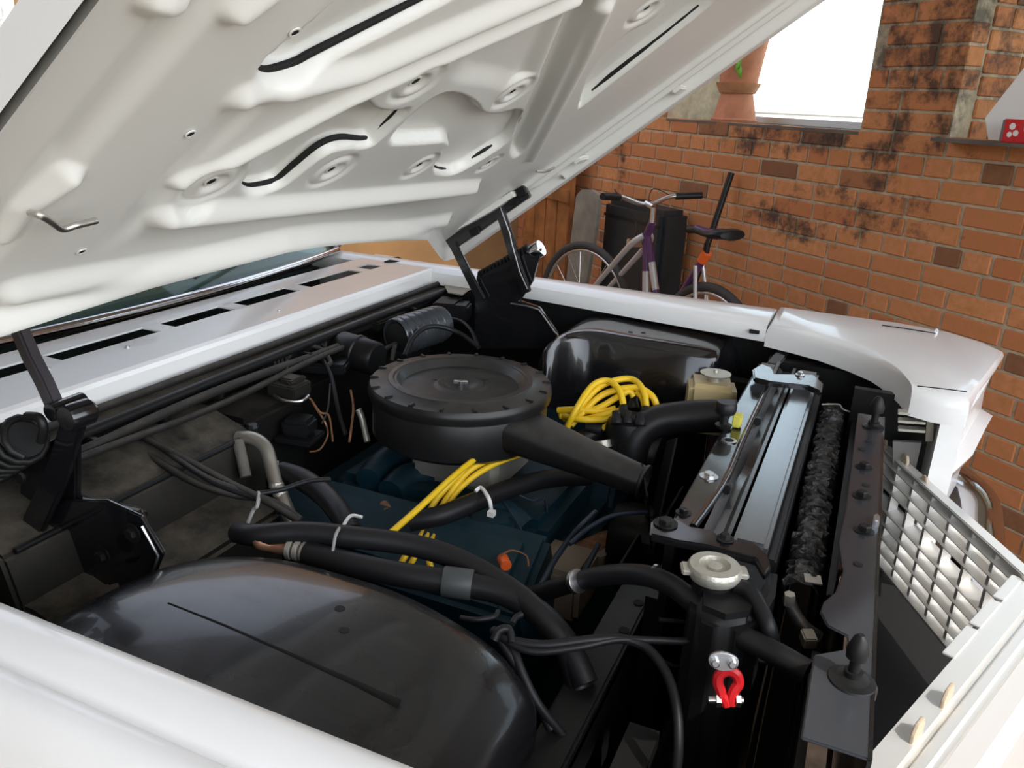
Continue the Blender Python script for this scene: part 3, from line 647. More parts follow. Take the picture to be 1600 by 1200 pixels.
# ---- inner fenders / wheelhouses
def wheelhouse(edge, yo, label, zlow=.42, crown=.0144, m_=WHEELH):
    E = pz(edge); out = []
    N = 40; P = []
    for i in range(N + 1):                                 # smooth the traced edge
        t = i / N * (len(E) - 1); k = min(int(t), len(E) - 2); f = t - k
        p0, p1, p2, p3 = E[max(k - 1, 0)], E[k], E[k + 1], E[min(k + 2, len(E) - 1)]
        P.append(0.5 * ((2 * p1) + (p2 - p0) * f + (2 * p0 - 5 * p1 + 4 * p2 - p3) * f * f + (3 * p1 - p0 - 3 * p2 + p3) * f ** 3))
    sg = 1 if yo > P[0].y else -1
    secs = []
    for p in P:
        yin = p.y; w_ = abs(yo - yin); s = []
        for t in (0, .2, .4, .6, .8, .93): s.append(Vector((p.x, lp(yo, yin, t), p.z + crown * math.sin(math.pi * t))))
        s.append(Vector((p.x, yin, p.z - .004))); s.append(Vector((p.x, yin - sg * .012, p.z - .02)))
        s.append(Vector((p.x, yin - sg * .014, lp(p.z, zlow, .5)))); s.append(Vector((p.x, yin - sg * .014, zlow)))
        s += [Vector((p.x, yin - sg * .005, zlow)), Vector((p.x, yin - sg * .004, p.z - .03)), Vector((p.x, yo, p.z - .02))]
        secs.append(s)
    b = MB(); b.loft(secs); o = b.build('wheelhouse_panel', m_, CAR, smooth=True, auto=50, label=label); return o
WN_ = wheelhouse([(60, 1003, .76), (118, 968, .82), (200, 915, .86), (300, 872, .88), (420, 868, .885), (530, 893, .885), (640, 930, .88), (760, 1000, .87), (815, 1060, .85), (834, 1112, .83), (812, 1190, .77), (800, 1260, .68)], .452, 'glossy black wheelhouse panel with two drilled holes')
WF_ = wheelhouse([(815, 600, .76), (838, 565, .86), (859, 534, .925), (911, 518, .943), (980, 527, .943), (1103, 547, .938), (1132, 562, .91), (1160, 600, .82)], 2.135, 'black wheelhouse panel shining under the far fender', crown=.001, m_=BGLOSS)
for o_, l in ((WN_, ((531, 951), (538, 985))), (WF_, ((985, 519), (1005, 520)))):
    for px, py in l:
        p, n_ = surf(px, py, o_); MB().lathe([(.0065, -.002), (.0065, .0006)], p, n_, n=14).build('drilled_hole', DARK, o_)
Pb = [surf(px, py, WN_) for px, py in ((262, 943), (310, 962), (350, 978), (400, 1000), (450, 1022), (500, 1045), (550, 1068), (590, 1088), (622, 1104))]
T('dark_streak', [p for p, n_ in Pb], [.0018, .002, .0022, .0025, .003, .0038, .0048, .006, .008], BSATIN, WN_, n=8, flat=.3)  # dark strip on the panel top, widening towards its front end
# inner liners under the fender edges
b = MB(); b.box((-1.2, 2.14, .3), (.02, 2.16, .955)); b.build('fender_liner', BSATIN, CAR)
b = MB(); b.box((-1.2, .43, .3), (.08, .446, .93)); b.build('fender_liner', BSATIN, CAR)
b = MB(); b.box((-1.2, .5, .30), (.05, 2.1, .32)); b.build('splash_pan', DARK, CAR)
# ---- firewall and the ledge below the cowl
fw = grp('firewall', (-1.2, 1.4, .4), 'dusty black firewall below the cowl')
b = MB(); b.box((-1.225, .46, .32), (-1.20, 2.16, .95)); b.build('firewall_panel', DUSTY, fw)
b = MB(); b.box((-1.215, .46, .935), (-1.135, 2.2, .95)); b.build('cowl_ledge', VDUST, fw, bevel=.004)
b = MB(); b.box((-1.15, .46, .925), (-1.135, 2.2, .945)); b.build('ledge_lip', DUSTY, fw, bevel=.003)
T('cowl_seal', [(-1.178, y, .958) for y in np.linspace(.48, 2.15, 9)], .008, DRUBBER, fw, n=8)
T('ledge_rail', [(-1.135, y, .947 - .004 * math.sin(y * 3)) for y in np.linspace(.62, 2.12, 9)], .010, BSATIN, fw, n=10)
T('harness_tube', [(-1.105, y, .935 + .006 * math.sin(y * 7)) for y in np.linspace(.72, 1.55, 9)], .009, DRUBBER, fw, n=8)
T('harness_tube', [(-1.09, y, .925 + .006 * math.sin(y * 9 + 1)) for y in np.linspace(.80, 1.62, 9)], .007, DRUBBER, fw, n=8)
for k in range(6):
    y = .86 + .14 * k; b = MB(); b.obox((-1.12, y, .93), (.02, 0, 0), (0, .006, 0), (0, 0, .012)); b.build('harness_clip', BSATIN, fw, bevel=.002)
b = MB(); b.prism([at(x, y, z=.952) for x, y in ((610, 455), (640, 442), (665, 440), (672, 452), (640, 462), (612, 468))], (0, 0, .004)); b.build('ledge_plate', mat('dusty_tan_plate', (.35, .31, .25), .7), fw)
b = MB(); b.prism([at(x, y, z=.955) for x, y in ((694, 446), (720, 440), (735, 452), (722, 462), (700, 458))], (0, 0, .004)); b.build('corner_plate', mat('dusty_tan_plate', (.35, .31, .25), .7), fw)
# heater case
hc = grp('heater_case', (-1.08, .95, .6), 'dust covered black heater case on the firewall')
xs1 = -1.02
b = MB(); b.loft([[Vector((-1.2, y, .60)), Vector((-1.2, y, .905)), Vector((-1.13, y, .905)), Vector((xs1 - .03, y, .878)), Vector((xs1, y, .868)), Vector((xs1 + .02, y, .80)), Vector((xs1 + .02, y, .60))] for y in (.62, 1.14)]); b.build('case_upper', VDUST, hc, bevel=.006)
b = MB(); b.loft([[Vector((-1.1, y, .45)), Vector((-1.1, y, .80)), Vector((xs1 + .04, y, .795)), Vector((xs1 + .12, y, .77)), Vector((xs1 + .12, y, .45))] for y in (.62, 1.06)]); b.build('case_lower', VDUST, hc, bevel=.008)
T('case_seam', [(xs1 + .002, .64, .872), (xs1 + .002, .9, .873), (xs1 + .002, 1.13, .872)], .005, BSATIN, hc, n=8)
MB().lathe([(.011, 0), (.012, .016), (.009, .022)], Vector((xs1, 1.13, .868)), n=8).build('seam_clip', BSATIN, hc)
b = MB(); b.box((-1.2, 1.15, .45), (-1.06, 1.34, .88)); b.build('blower_housing', DUSTY, hc, bevel=.012)
b = MB(); b.box((-1.2, 1.36, .4), (-1.12, 2.0, .86)); b.build('firewall_step', DUSTY, fw, bevel=.01)
# aluminium air-conditioning pipe with elbow
PT('ac_pipe', [(372, 684, .87), (395, 685, .875), (415, 700, .865), (424, 728, .84), (430, 752, .82), (440, 775, .80), (450, 800, .78), (458, 820, .76)], 11, mat('dirty_aluminium_pipe', (.42, .40, .35), .42, metal=.8), CAR, label='dirty aluminium air-conditioning pipe bent down')
for x, y, z in ((424, 724, .842), (432, 758, .815), (438, 772, .803)): p = at(x, y, z=z); MB().lathe([(.0135, -.004), (.0135, .004)], p, (.25, -.3, -.9), 14).build('pipe_collar', DULLAL, CAR)
PT('braided_sleeve', [(372, 690, .872), (378, 715, .85), (384, 745, .82)], 9, mat('grey_frayed_tape', (.13, .12, .10), .9, bump=.8, bscale=80), CAR, n=9)
# fuse-like connector block, relay
b = MB(); p = at(452, 606, z=.90); b.obox(p, (.035, 0, 0), (0, .03, 0), (0, 0, .014)); b.obox(p + Vector((.006, .002, .018)), (.018, 0, 0), (0, .018, 0), (0, 0, .008)); b.obox(p + Vector((.02, 0, .02)), (.006, 0, 0), (0, .026, 0), (0, 0, .005)); b.build('connector_block', VDUST, CAR, bevel=.003, label='dusty multi-way connector block on the firewall')
PT('connector_bail', [(428, 618, .895), (445, 626, .89), (470, 627, .89), (482, 618, .895)], 3, STEEL, CAR, n=6)
for k in range(4): PT('connector_wire', [(432 + 6 * k, 592, .918), (430 + 6 * k, 570, .935), (424 + 7 * k, 548, .945 - .003 * k)], 2.6, DRUBBER, CAR, n=6)
b = MB(); p = at(468, 664, z=.84); b.obox(p, (.03, .006, 0), (-.006, .028, 0), (0, 0, .018)); b.build('relay_cover', BPLAST, CAR, bevel=.008, label='black relay with a rounded cover')
b = MB(); b.obox(p + Vector((0, 0, -.026)), (.04, .006, 0), (-.006, .036, 0), (0, 0, .006)); b.build('relay_base', BPLAST, CAR, bevel=.003)
for pts, m_ in (([(484, 622, .89), (495, 640, .87), (508, 660, .85), (512, 680, .82), (500, 702, .80), (484, 706, .80)], COPPER), ([(486, 624, .89), (500, 644, .87), (514, 650, .86), (520, 690, .82)], RUST), ([(503, 662, .85), (512, 640, .87), (516, 600, .90)], DRUBBER)):
    PT('thin_wire', pts, 1.6, m_, CAR, n=6)
MB().lathe([(.006, 0), (.006, .02)], at(471, 694, z=.80), (0, .3, 1), 10).build('wire_cap', mat('orange_wire_cap', (.5, .10, .03), .5), CAR)
# wiper motor, canister and small hardware along the firewall
def cyl(name, a, b_, rpx, m, prof=None, parent=CAR, n=24, label=None, smooth=True):
    A, B = Vector(a), Vector(b_); L_ = (B - A).length; r = rpx * mpp(A)
    pr = [(r * q, L_ * t) for q, t in (prof or [(.96, 0), (1, .04), (1, .96), (.96, 1)])]
    return MB().lathe(pr, A, B - A, n).build(name, m, parent, smooth=smooth, auto=40, label=label)
wm = cyl('wiper_motor', at(531, 543, z=.915), at(590, 562, z=.905), 27, BSATIN, [(.9, 0), (1, .05), (1, .42), (1.08, .45), (1.08, .52), (1, .55), (.98, .93), (.85, 1)], label='black wiper motor can')
b = MB(); p = at(512, 566, z=.90); b.obox(p, (.05, .02, 0), (-.02, .05, 0), (0, 0, .012)); b.build('motor_bracket', BSATIN, CAR, bevel=.005)
b = MB(); b.obox(at(478, 566, z=.905), (.015, .025, 0), (-.012, .007, 0), (0, 0, .01)); b.build('motor_plug', VDUST, CAR, bevel=.003)
rib = []
for i in range(13): rib += [(1.0 if i % 2 else .955, .04 + i * .92 / 13), (1.0 if i % 2 else .955, .04 + (i + .8) * .92 / 13)]
vc = cyl('vacuum_canister', at(618, 527, z=.915), at(690, 504, z=.925), 31, mat('ribbed_tin', (.09, .10, .11), .3, metal=.6), [(.72, .14), (.93, .0), (.97, .02)] + rib + [(.9, 1)], label='ribbed dark metal vacuum canister lying on its side')
cyl('canister_mouth', at(619, 527, z=.915), at(622, 526, z=.915), 22, DARK, parent=vc)
b = MB(); b.obox(at(712, 486, z=.915), (.04, .01, 0), (-.01, .035, 0), (0, 0, .025)); b.build('relay_box', BPLAST, CAR, bevel=.006)
b = MB(); b.obox(at(700, 473, z=.935), (.03, .01, 0), (-.01, .045, 0), (0, 0, .008)); b.build('box_lid', DUSTY, CAR, bevel=.003)
for pts, r, m_ in (
    ([(183, 645, .925), (260, 612, .93), (340, 578, .93), (420, 548, .935), (480, 530, .94), (530, 525, .935), (562, 532, .92), (572, 545, .905)], 7, DRUBBER),
    ([(230, 650, .92), (330, 608, .92), (430, 566, .925), (470, 548, .93)], 4, DRUBBER),
    ([(445, 585, .92), (450, 560, .935), (470, 540, .945), (500, 545, .935), (516, 565, .92), (510, 572, .915)], 4, DRUBBER),
    ([(500, 520, .94), (496, 545, .93), (506, 565, .92), (518, 590, .90), (528, 640, .86), (540, 680, .82)], 3.5, RUBBER),
    ([(492, 515, .945), (500, 535, .935), (512, 548, .93)], 3, DRUBBER), ([(498, 512, .945), (508, 536, .935), (503, 556, .925)], 3, DRUBBER),
    ([(632, 556, .90), (645, 528, .93), (665, 512, .945), (690, 511, .945), (720, 522, .93), (748, 543, .91)], 4, RUBBER),
    ([(690, 500, .93), (715, 500, .935), (735, 515, .925), (746, 540, .90)], 3, RUBBER),
    ([(515, 522, .93), (560, 505, .935), (600, 480, .945), (615, 476, .94)], 4.5, DUSTY),
    ([(590, 555, .90), (605, 545, .90), (618, 538, .90)], 5, DUSTY), ([(612, 565, .88), (615, 548, .90), (618, 540, .91)], 4, DRUBBER),
    ([(600, 482, .945), (625, 475, .945), (650, 486, .935)], 4, DUSTY),
    ([(560, 640, .86), (566, 655, .84), (574, 690, .80)], 5, DULLAL), ([(548, 610, .88), (552, 640, .86), (546, 690, .82)], 2, RUST)):
    PT('firewall_cable', pts, r, m_, CAR, n=8)
b = MB(); b.obox(at(600, 500, z=.93), (.03, .0, 0), (0, .07, 0), (0, 0, .012)); b.build('linkage_bracket', DUSTY, CAR, bevel=.004)
b = MB(); b.obox(at(540, 503, z=.94), (.012, .0, 0), (0, .05, 0), (0, 0, .008)); b.build('linkage_arm', DUSTY, CAR, bevel=.003)
# cables falling from the corner of the firewall
cb = grp('cable_bundle', at(170, 655, z=.9), 'bundle of dusty cables fanning out from the firewall corner')
b = MB(); b.obox(at(180, 643, z=.93), (.02, .01, 0), (-.01, .035, 0), (0, 0, .012)); b.build('bundle_clamp', DUSTY, cb, bevel=.004)
for pts, r, m_ in (
    ([(168, 646, .93), (140, 672, .92), (124, 705, .89), (121, 768, .82)], 7, DRUBBER), ([(172, 650, .93), (150, 668, .92), (138, 705, .89), (136, 775, .82)], 8, DRUBBER),
    ([(163, 655, .92), (175, 676, .90), (230, 710, .885), (300, 752, .875), (360, 772, .87), (410, 778, .86)], 6, DRUBBER),
    ([(176, 640, .93), (182, 655, .92), (215, 678, .91), (280, 712, .895), (350, 750, .88), (420, 785, .87), (468, 815, .85)], 5.5, DRUBBER),
    ([(185, 650, .92), (240, 690, .90), (320, 745, .885), (395, 772, .87), (440, 790, .86), (470, 812, .85)], 5, DRUBBER),
    ([(170, 650, .92), (205, 668, .91), (260, 706, .895), (330, 752, .885), (398, 778, .87)], 4, RUBBER),
    ([(400, 772, .87), (440, 765, .87), (480, 752, .87), (515, 749, .86)], 4, RUBBER),
    ([(190, 700, .88), (175, 735, .85), (160, 778, .81)], 4, DRUBBER)):
    PT('cable', pts, r, m_, cb, n=8)
PT('green_wire', [(207, 665, .90), (202, 705, .87), (194, 745, .84), (190, 786, .80)], 4, mat('green_wire_insulation', (.03, .12, .08), .5), cb, n=8)
def tie(pts, r=2.6, parent=CAR, name='cable_tie'): return PT(name, pts, r, TIEW, parent, n=6)
PT('cable_tie', [(398, 776, .872), (404, 770, .878), (402, 790, .87), (396, 797, .86), (386, 820, .84)], 3, mat('grey_tie', (.3, .3, .28), .5), cb, n=6)
# ---- near hood hinge (left in the picture)
hn = grp('hood_hinge', at(75, 780, y=.68), 'black hood hinge with a coil spring beside the heater case')
Yh = .68
def flatbar(name, l, Y, wpx, th, m, parent, bevel=.003):
    P = [at(x, y, y=Y) for x, y in l]; b = MB(); L_, R_ = [], []
    for i, p in enumerate(P):
        t = (P[min(i + 1, len(P) - 1)] - P[max(i - 1, 0)]).normalized(); s = Vector((t.z, 0, -t.x)) * wpx * mpp(p) / 2
        L_.append(p + s); R_.append(p - s)
    b.prism(L_ + R_[::-1], (0, th, 0)); return b.build(name, m, parent, bevel=bevel)
flatbar('hinge_arm', [(-30, 395), (3, 455), (22, 520), (40, 562), (60, 600), (80, 645)], Yh, 24, .018, mat('worn_black_steel', (.05, .045, .05), .35, metal=.5), hn)
flatbar('hinge_link', [(112, 655), (85, 740), (45, 830)], Yh + .01, 42, .012, BGLOSS, hn)
MB().lathe([(.016, 0), (.018, .004), (.018, .035), (.014, .04)], at(102, 655, y=Yh - .01), (0, 1, 0), 20).build('pivot', BGLOSS, hn, smooth=True)
MB().lathe([(.012, 0), (.013, .05)], at(78, 645, y=Yh - .01), (0, 1, 0), 16).build('pivot_pin', BGLOSS, hn, smooth=True)
flatbar('hinge_plate', [(60, 830), (110, 800), (170, 800), (215, 820), (240, 860), (225, 895), (180, 905)], Yh + .03, 40, .006, BGLOSS, hn, .002)
b = MB(); b.prism([at(x, y, y=Yh + .045) for x, y in ((30, 720), (118, 665), (118, 780), (215, 800), (238, 860), (222, 900), (120, 930), (30, 900))], (0, .012, 0)); b.build('mount_plate', BGLOSS, hn, bevel=.003)
PT('plate_flange', [(115, 770, .90), (160, 790, .895), (205, 797, .89), (225, 806, .885)], 8, DUSTY, hn, n=8)
for x, y in ((207, 833), (160, 868)): bolt(at(x, y, y=Yh + .026), .009, BSATIN, hn, (0, -1, 0))
T('plate_edge', [at(x, y, y=Yh + .025) for x, y in ((222, 822), (247, 868), (240, 895), (210, 915))], .0022, STEEL, hn, n=6, smooth=False)
def coil(name, a, b_, r, wire, turns, m, parent):
    A, B = Vector(a), Vector(b_); ax = (B - A).normalized(); u = ax.orthogonal().normalized(); v = ax.cross(u); P = []
    for i in range(turns * 12 + 1):
        t = i / (turns * 12); an = 2 * math.pi * turns * t; P.append(A + (B - A) * t + (u * math.cos(an) + v * math.sin(an)) * r)
    return MB().tube(P, wire, 7, smooth=False).build(name, m, parent, smooth=True, auto=80)
coil('coil_spring', at(45, 682, y=Yh - .02), at(-95, 770, y=Yh - .02), .030, .0052, 13, BSATIN, hn)
MB().lathe([(.025, 0), (.025, .13)], at(40, 686, y=Yh - .02), at(-95, 770, y=Yh - .02) - at(40, 686, y=Yh - .02), 18).build('spring_core', DARK, hn)
T('spring_end_wire', [at(x, y, y=Yh - .018) for x, y in ((42, 650), (60, 652), (68, 668), (64, 690))], .006, BSATIN, hn, n=8)
for pts in ([(125, 870, .80), (128, 905, .77), (122, 950, .73)], [(146, 872, .80), (150, 905, .77), (146, 945, .73)]): PT('hinge_side_hose', pts, 8, DRUBBER, hn, n=8)
# ---- far hood hinge
hf = grp('hood_hinge', at(810, 480, y=1.91), 'black hood hinge with spring at the far side of the bay')
Yf = 1.91
flatbar('hood_bracket', [(700, 384), (740, 355), (790, 320), (822, 298)], Yf, 22, .02, BGLOSS, hf)
flatbar('bracket_flange', [(690, 366), (735, 343), (765, 326), (800, 303)], Yf - .03, 9, .03, HOODW, hf, .002)
for x, y in ((742, 362), (802, 314), (815, 300)): b = MB(); b.obox(at(x, y, y=Yf - .006), (.010, 0, .006), (0, .008, 0), (-.005, 0, .009)); b.build('bracket_tab', BSATIN, hf, bevel=.002)
flatbar('hinge_arm', [(778, 322), (792, 365), (806, 415), (822, 458)], Yf - .004, 17, .01, BGLOSS, hf)
flatbar('hinge_arm', [(706, 380), (726, 420), (742, 452), (752, 470)], Yf - .006, 15, .01, BGLOSS, hf)
T('arm_edge', [at(x, y, y=Yf - .012) for x, y in ((781, 322), (797, 366), (799, 378), (812, 425), (824, 452))], .0016, STEEL, hf, n=5, smooth=False)
b = MB(); b.prism([at(x, y, y=Yf + .012) for x, y in ((742, 455), (752, 430), (800, 405), (845, 388), (842, 402), (832, 440), (822, 455), (812, 470), (842, 480), (870, 520), (872, 545), (740, 545))], (0, .012, 0)); b.build('mount_plate', BGLOSS, hf, bevel=.002)
T('plate_edge', [at(x, y, y=Yf + .008) for x, y in ((798, 474), (822, 478), (842, 484), (850, 495), (866, 518), (872, 524))], .0025, ALU, hf, n=6, smooth=False)
coil('coil_spring', at(756, 437, y=Yf + .045), at(835, 393, y=Yf + .045), .024, .0045, 14, BSATIN, hf)
MB().lathe([(.02, 0), (.02, .16)], at(752, 440, y=Yf + .045), at(835, 393, y=Yf + .045) - at(752, 440, y=Yf + .045), 16).build('spring_core', DARK, hf)
cyl('spring_end', at(832, 395, y=Yf + .03), at(846, 387, y=Yf + .03), 13, CHROME, parent=hf)
T('spring_end_wire', [at(x, y, y=Yf + .02) for x, y in ((824, 394), (830, 388), (836, 398), (842, 392))], .0025, ALU, hf, n=6)  # bright zigzag wire drawn as the glint on the spring end
b = MB(); b.obox(at(690, 382, z=1.03), (.02, 0, 0), (0, .03, 0), (0, 0, .018)); b.build('mirror_bracket', CHROME, hf, bevel=.006)
# ---- engine: block, heads, valve covers, manifolds
en = grp('engine', (-.72, 1.42, .35), 'teal-blue V8 engine block with valve covers')
b = MB(); b.box((-1.08, 1.15, .34), (-.42, 1.70, .66)); b.build('engine_block', TEAL, en, bevel=.02)
for s_, nm in ((-1, 0), (1, 1)):
    y0 = 1.43 + s_ * .26
    b = MB(); b.obox((-.72, y0, .655), (.29, 0, 0), (0, .075, .045 * -s_), (0, .03 * s_, .07)); b.build('cylinder_head', TEAL, en, bevel=.012)
    b = MB(); b.obox((-.72, y0 + .025 * s_, .745 - (.05 if s_ < 0 else 0)), (.27, 0, 0), (0, .062, .032 * -s_), (0, .018 * s_, .045)); b.build('valve_cover', TEAL, en, bevel=.018, label='blue painted valve cover')
b = MB(); b.box((-.95, 1.28, .64), (-.47, 1.58, .74)); b.build('intake_manifold', TEAL, en, bevel=.02)
b = MB(); b.box((-.80, 1.34, .74), (-.60, 1.52, .84)); b.build('carburettor', DULLAL, en, bevel=.015)
for pts, r in (([(610, 770, .73), (640, 745, .74), (700, 740, .74)], 22), ([(720, 800, .73), (780, 800, .74), (820, 830, .72)], 24), ([(575, 750, .74), (600, 720, .75), (640, 700, .76)], 20)):
    PT('intake_runner', pts, r, TEAL, en, n=14)
b = MB(); b.obox(at(765, 825, z=.73), (.04, .02, 0), (-.02, .04, 0), (0, 0, .03)); b.build('thermostat_housing', TEAL, en, bevel=.01)
PT('exhaust_manifold', [(600, 930, .60), (700, 930, .61), (800, 900, .63), (880, 880, .63), (950, 850, .62)], 24, RUST, en, n=12, label='rusty exhaust manifold')
PT('exhaust_port', [(860, 900, .62), (880, 940, .58)], 22, RUST, en, n=12); PT('exhaust_port', [(930, 860, .64), (925, 900, .58)], 20, mat('dirty_cast_metal', (.2, .16, .12), .7, var=.3), en, n=12)
b = MB(); b.obox(at(880, 905, z=.64), (.05, 0, 0), (0, .06, 0), (0, 0, .05)); b.build('alternator_bracket', mat('dirty_cast_metal', (.2, .16, .12), .7, var=.3), en, bevel=.01)
MB().lathe([(.06, 0), (.068, .02), (.068, .08), (.05, .1)], at(960, 830, z=.66), (1, 0, 0), 22).build('water_pump_pulley', BSATIN, en, smooth=True, auto=40)
for x, y, z in ((785, 872, .76), (700, 775, .76), (600, 790, .75), (520, 790, .78)): cyl('sender', at(x, y, z=z), at(x + 6, y + 12, z=z + .002), 9, RUST if x != 785 else ORANGE, parent=en, n=12)
PT('sender_wire', [(782, 868, .77), (800, 860, .78), (822, 868, .77), (826, 885, .76)], 1.5, RUST, en, n=5)
# ---- air cleaner
AC = at(720, 594, z=.945); AR = 142 * mpp(AC)
ac = grp('air_cleaner', AC - Vector((0, 0, .1)), 'round black air cleaner with snorkel')
ac_ = AC
MB().lathe([(AR * .90, -.115), (AR * .965, -.105), (AR * .965, -.02), (AR * .93, -.01), (AR * .3, -.01), (AR * .3, -.115)], ac_, n=72, cap=False).build('housing', AIRB, ac, smooth=True, auto=40)
lid = MB().lathe([(AR * 1.0, -.028), (AR * 1.012, -.018), (AR * 1.005, -.008), (AR * .985, -.001), (AR * .80, .004), (AR * .79, .007), (AR * .74, .008), (AR * .725, .005), (AR * .70, .006), (AR * .68, .003), (AR * .63, -.014), (AR * .60, -.018), (AR * .30, -.010), (AR * .26, -.006), (AR * .24, -.006), (AR * .12, -.016), (AR * .10, -.018), (.001, -.018)], ac_, n=96, cap=False).build('lid', AIRB, ac, smooth=True, auto=50)
for k in range(18):
    a = 2 * math.pi * (k + .3) / 18; d = Vector((math.cos(a), math.sin(a), 0)); t = Vector((-d.y, d.x, 0))
    b = MB(); b.obox(ac_ + d * AR * .945 + Vector((0, 0, .001)), d * AR * .045, t * .0035, Vector((0, 0, .003))); b.build('rim_notch', AIRB, lid, bevel=.0015)
for k in range(3):
    a = math.radians((-62, 60, 180)[k]); d = Vector((math.cos(a), math.sin(a), 0)); t = Vector((-d.y, d.x, 0))
    b = MB(); b.obox(ac_ + d * AR * .44 + Vector((0, 0, -.0125)), d * AR * .15 + Vector((0, 0, -.003)), t * .002, Vector((0, 0, .0015))); b.build('pressed_rib', AIRB, lid)
MB().lathe([(.006, -.02), (.006, -.002), (.004, 0)], ac_, n=12).build('centre_stud', STEEL, ac)
b = MB(); b.obox(ac_ + Vector((0, 0, -.004)), (.014, .006, 0), (-.0015, .003, 0), (0, 0, .004)); b.build('wing_nut', STEEL, ac, bevel=.0015)
# snorkel: wide flat mouth at the housing tapering to a round end
S0 = at(800, 668, z=.885); S1 = at(1004, 752, z=.845); sd = (S1 - S0); sdn = sd.normalized(); sw = Vector((-sdn.y, sdn.x, 0)).normalized(); su = sdn.cross(sw) if sdn.cross(sw).z > 0 else -sdn.cross(sw)
secs = []
for t in np.linspace(-.25, 1, 12):
    c = S0 + sd * t; k = max(0, min(1, t)); hw = lp(.062, .029, k); hh = lp(.036, .029, k); q = lp(.35, 1.0, k)
    s = []
    for i in range(24):
        a = 2 * math.pi * i / 24; cx, sy = math.cos(a), math.sin(a); e = lp(.55, 1.0, k)
        s.append(c + sw * hw * math.copysign(abs(cx) ** e, cx) + su * hh * math.copysign(abs(sy) ** e, sy))
    secs.append(s)
b = MB(); b.loft(secs); b.build('snorkel', AIRB, ac, smooth=True, auto=50)
MB().lathe([(.030, -.002), (.033, 0), (.033, .005), (.027, .006), (.025, -.02)], S1, sdn, 24, cap=False).build('snorkel_rim', AIRB, ac, smooth=True)
MB().lathe([(.0265, 0), (.0265, .002)], S1 + sdn * .0005, sdn, 22).build('snorkel_mouth', DARK, ac)
# ---- spark plug wires
def wire(pts, r=4.6, par=None): return PT('plug_wire', pts, r, YEL, par, n=8)
yl = grp('plug_wire_set', at(720, 780, z=.75), 'yellow spark plug wires crossing under the air cleaner')
for pts in ([(790, 700, .84), (745, 716, .845), (704, 748, .84), (661, 788, .835), (607, 836, .83)],
            [(830, 700, .83), (789, 709, .835), (738, 726, .83), (704, 755, .81), (677, 788, .78), (664, 825, .75), (655, 842, .74)],
            [(850, 697, .83), (829, 701, .835), (779, 714, .835), (735, 734, .825), (698, 778, .785), (681, 815, .755), (664, 846, .74)],
            [(860, 698, .83), (840, 704, .835), (792, 717, .83), (745, 741, .815), (708, 775, .785), (694, 809, .76), (674, 847, .74)],
            [(640, 858, .77), (630, 874, .76), (618, 892, .74)], [(652, 860, .77), (645, 876, .76), (632, 894, .74)], [(668, 860, .77), (672, 883, .76), (678, 900, .74)]): wire(pts, 5, yl)
yr = grp('plug_wire_set', at(950, 640, z=.8), 'yellow spark plug wires looping over the distributor')
for pts in (
    [(886, 668, .83), (900, 640, .87), (925, 603, .91), (950, 595, .92), (968, 610, .91), (974, 632, .885)],
    [(890, 662, .83), (915, 625, .88), (945, 600, .91), (985, 592, .92), (1005, 610, .91), (1010, 635, .88)],
    [(892, 665, .83), (930, 625, .88), (960, 610, .90), (995, 606, .91), (1018, 618, .90), (1026, 634, .88)],
    [(872, 641, .85), (900, 640, .86), (940, 643, .86), (962, 638, .87)], [(876, 648, .84), (905, 655, .85), (945, 655, .85), (965, 645, .87)],
    [(880, 655, .83), (910, 645, .85), (940, 635, .87), (980, 612, .90), (990, 620, .89)], [(875, 650, .84), (910, 655, .84), (945, 647, .86), (975, 640, .87)],
    [(940, 670, .83), (955, 662, .84), (966, 655, .85)], [(995, 612, .90), (1004, 622, .89), (1008, 640, .87)]): wire(pts, 5.2, yr)
di = grp('distributor', at(985, 665, z=.75), 'black distributor cap with wire boots')
MB().lathe([(.05, -.10), (.052, -.02), (.045, .0), (.03, .008)], at(985, 655, z=.86), n=24).build('cap', BPLAST, di, smooth=True, auto=40)
for x, y in ((974, 636), (990, 622), (1008, 638), (1026, 638), (980, 645), (1000, 648), (963, 645)): cyl('wire_boot', at(x, y + 18, z=.862), at(x, y - 2, z=.884), 9, RUBBER, [(1, 0), (1.1, .3), (.8, .6), (.75, 1)], parent=di, n=12)
cyl('coil_can', at(905, 690, z=.80), at(945, 665, z=.83), 13, BPLAST, parent=di); cyl('coil_boot', at(915, 668, z=.83), at(940, 672, z=.83), 8, RUBBER, parent=di, n=12)
cyl('pressure_disc', at(942, 700, z=.80), at(940, 688, z=.815), 16, DULLAL, parent=di)
# ---- radiator hoses
PT('upper_radiator_hose', [(985, 745, .74), (986, 712, .79), (997, 678, .835), (1024, 660, .855), (1062, 653, .866), (1105, 650, .875), (1150, 650, .88)], 26, RUBBER, CAR, n=18, label='thick black upper radiator hose')
MB().lathe([(.05, 0), (.055, .01), (.055, .03), (.03, .035), (.018, .06)], at(1030, 712, z=.78), (-1, 0, .1), 22).build('fan_clutch', BSATIN, CAR, smooth=True, auto=40)
fan = grp('cooling_fan', (-.30, 1.43, .68), 'dark cooling fan behind the radiator')
for k in range(6):
    a = 2 * math.pi * k / 6; d = Vector((0, math.cos(a), math.sin(a))); t = Vector((0, -d.z, d.y))
    b = MB(); b.obox(Vector((-.30, 1.43, .68)) + d * .12, d * .09, t * .035 + Vector((.015, 0, 0)), Vector((.002, 0, 0))); b.build('fan_blade', BSATIN, fan, bevel=.001)
MB().lathe([(.05, -.02), (.05, .02)], (-.30, 1.43, .68), (1, 0, 0), 16).build('fan_hub', BSATIN, fan)
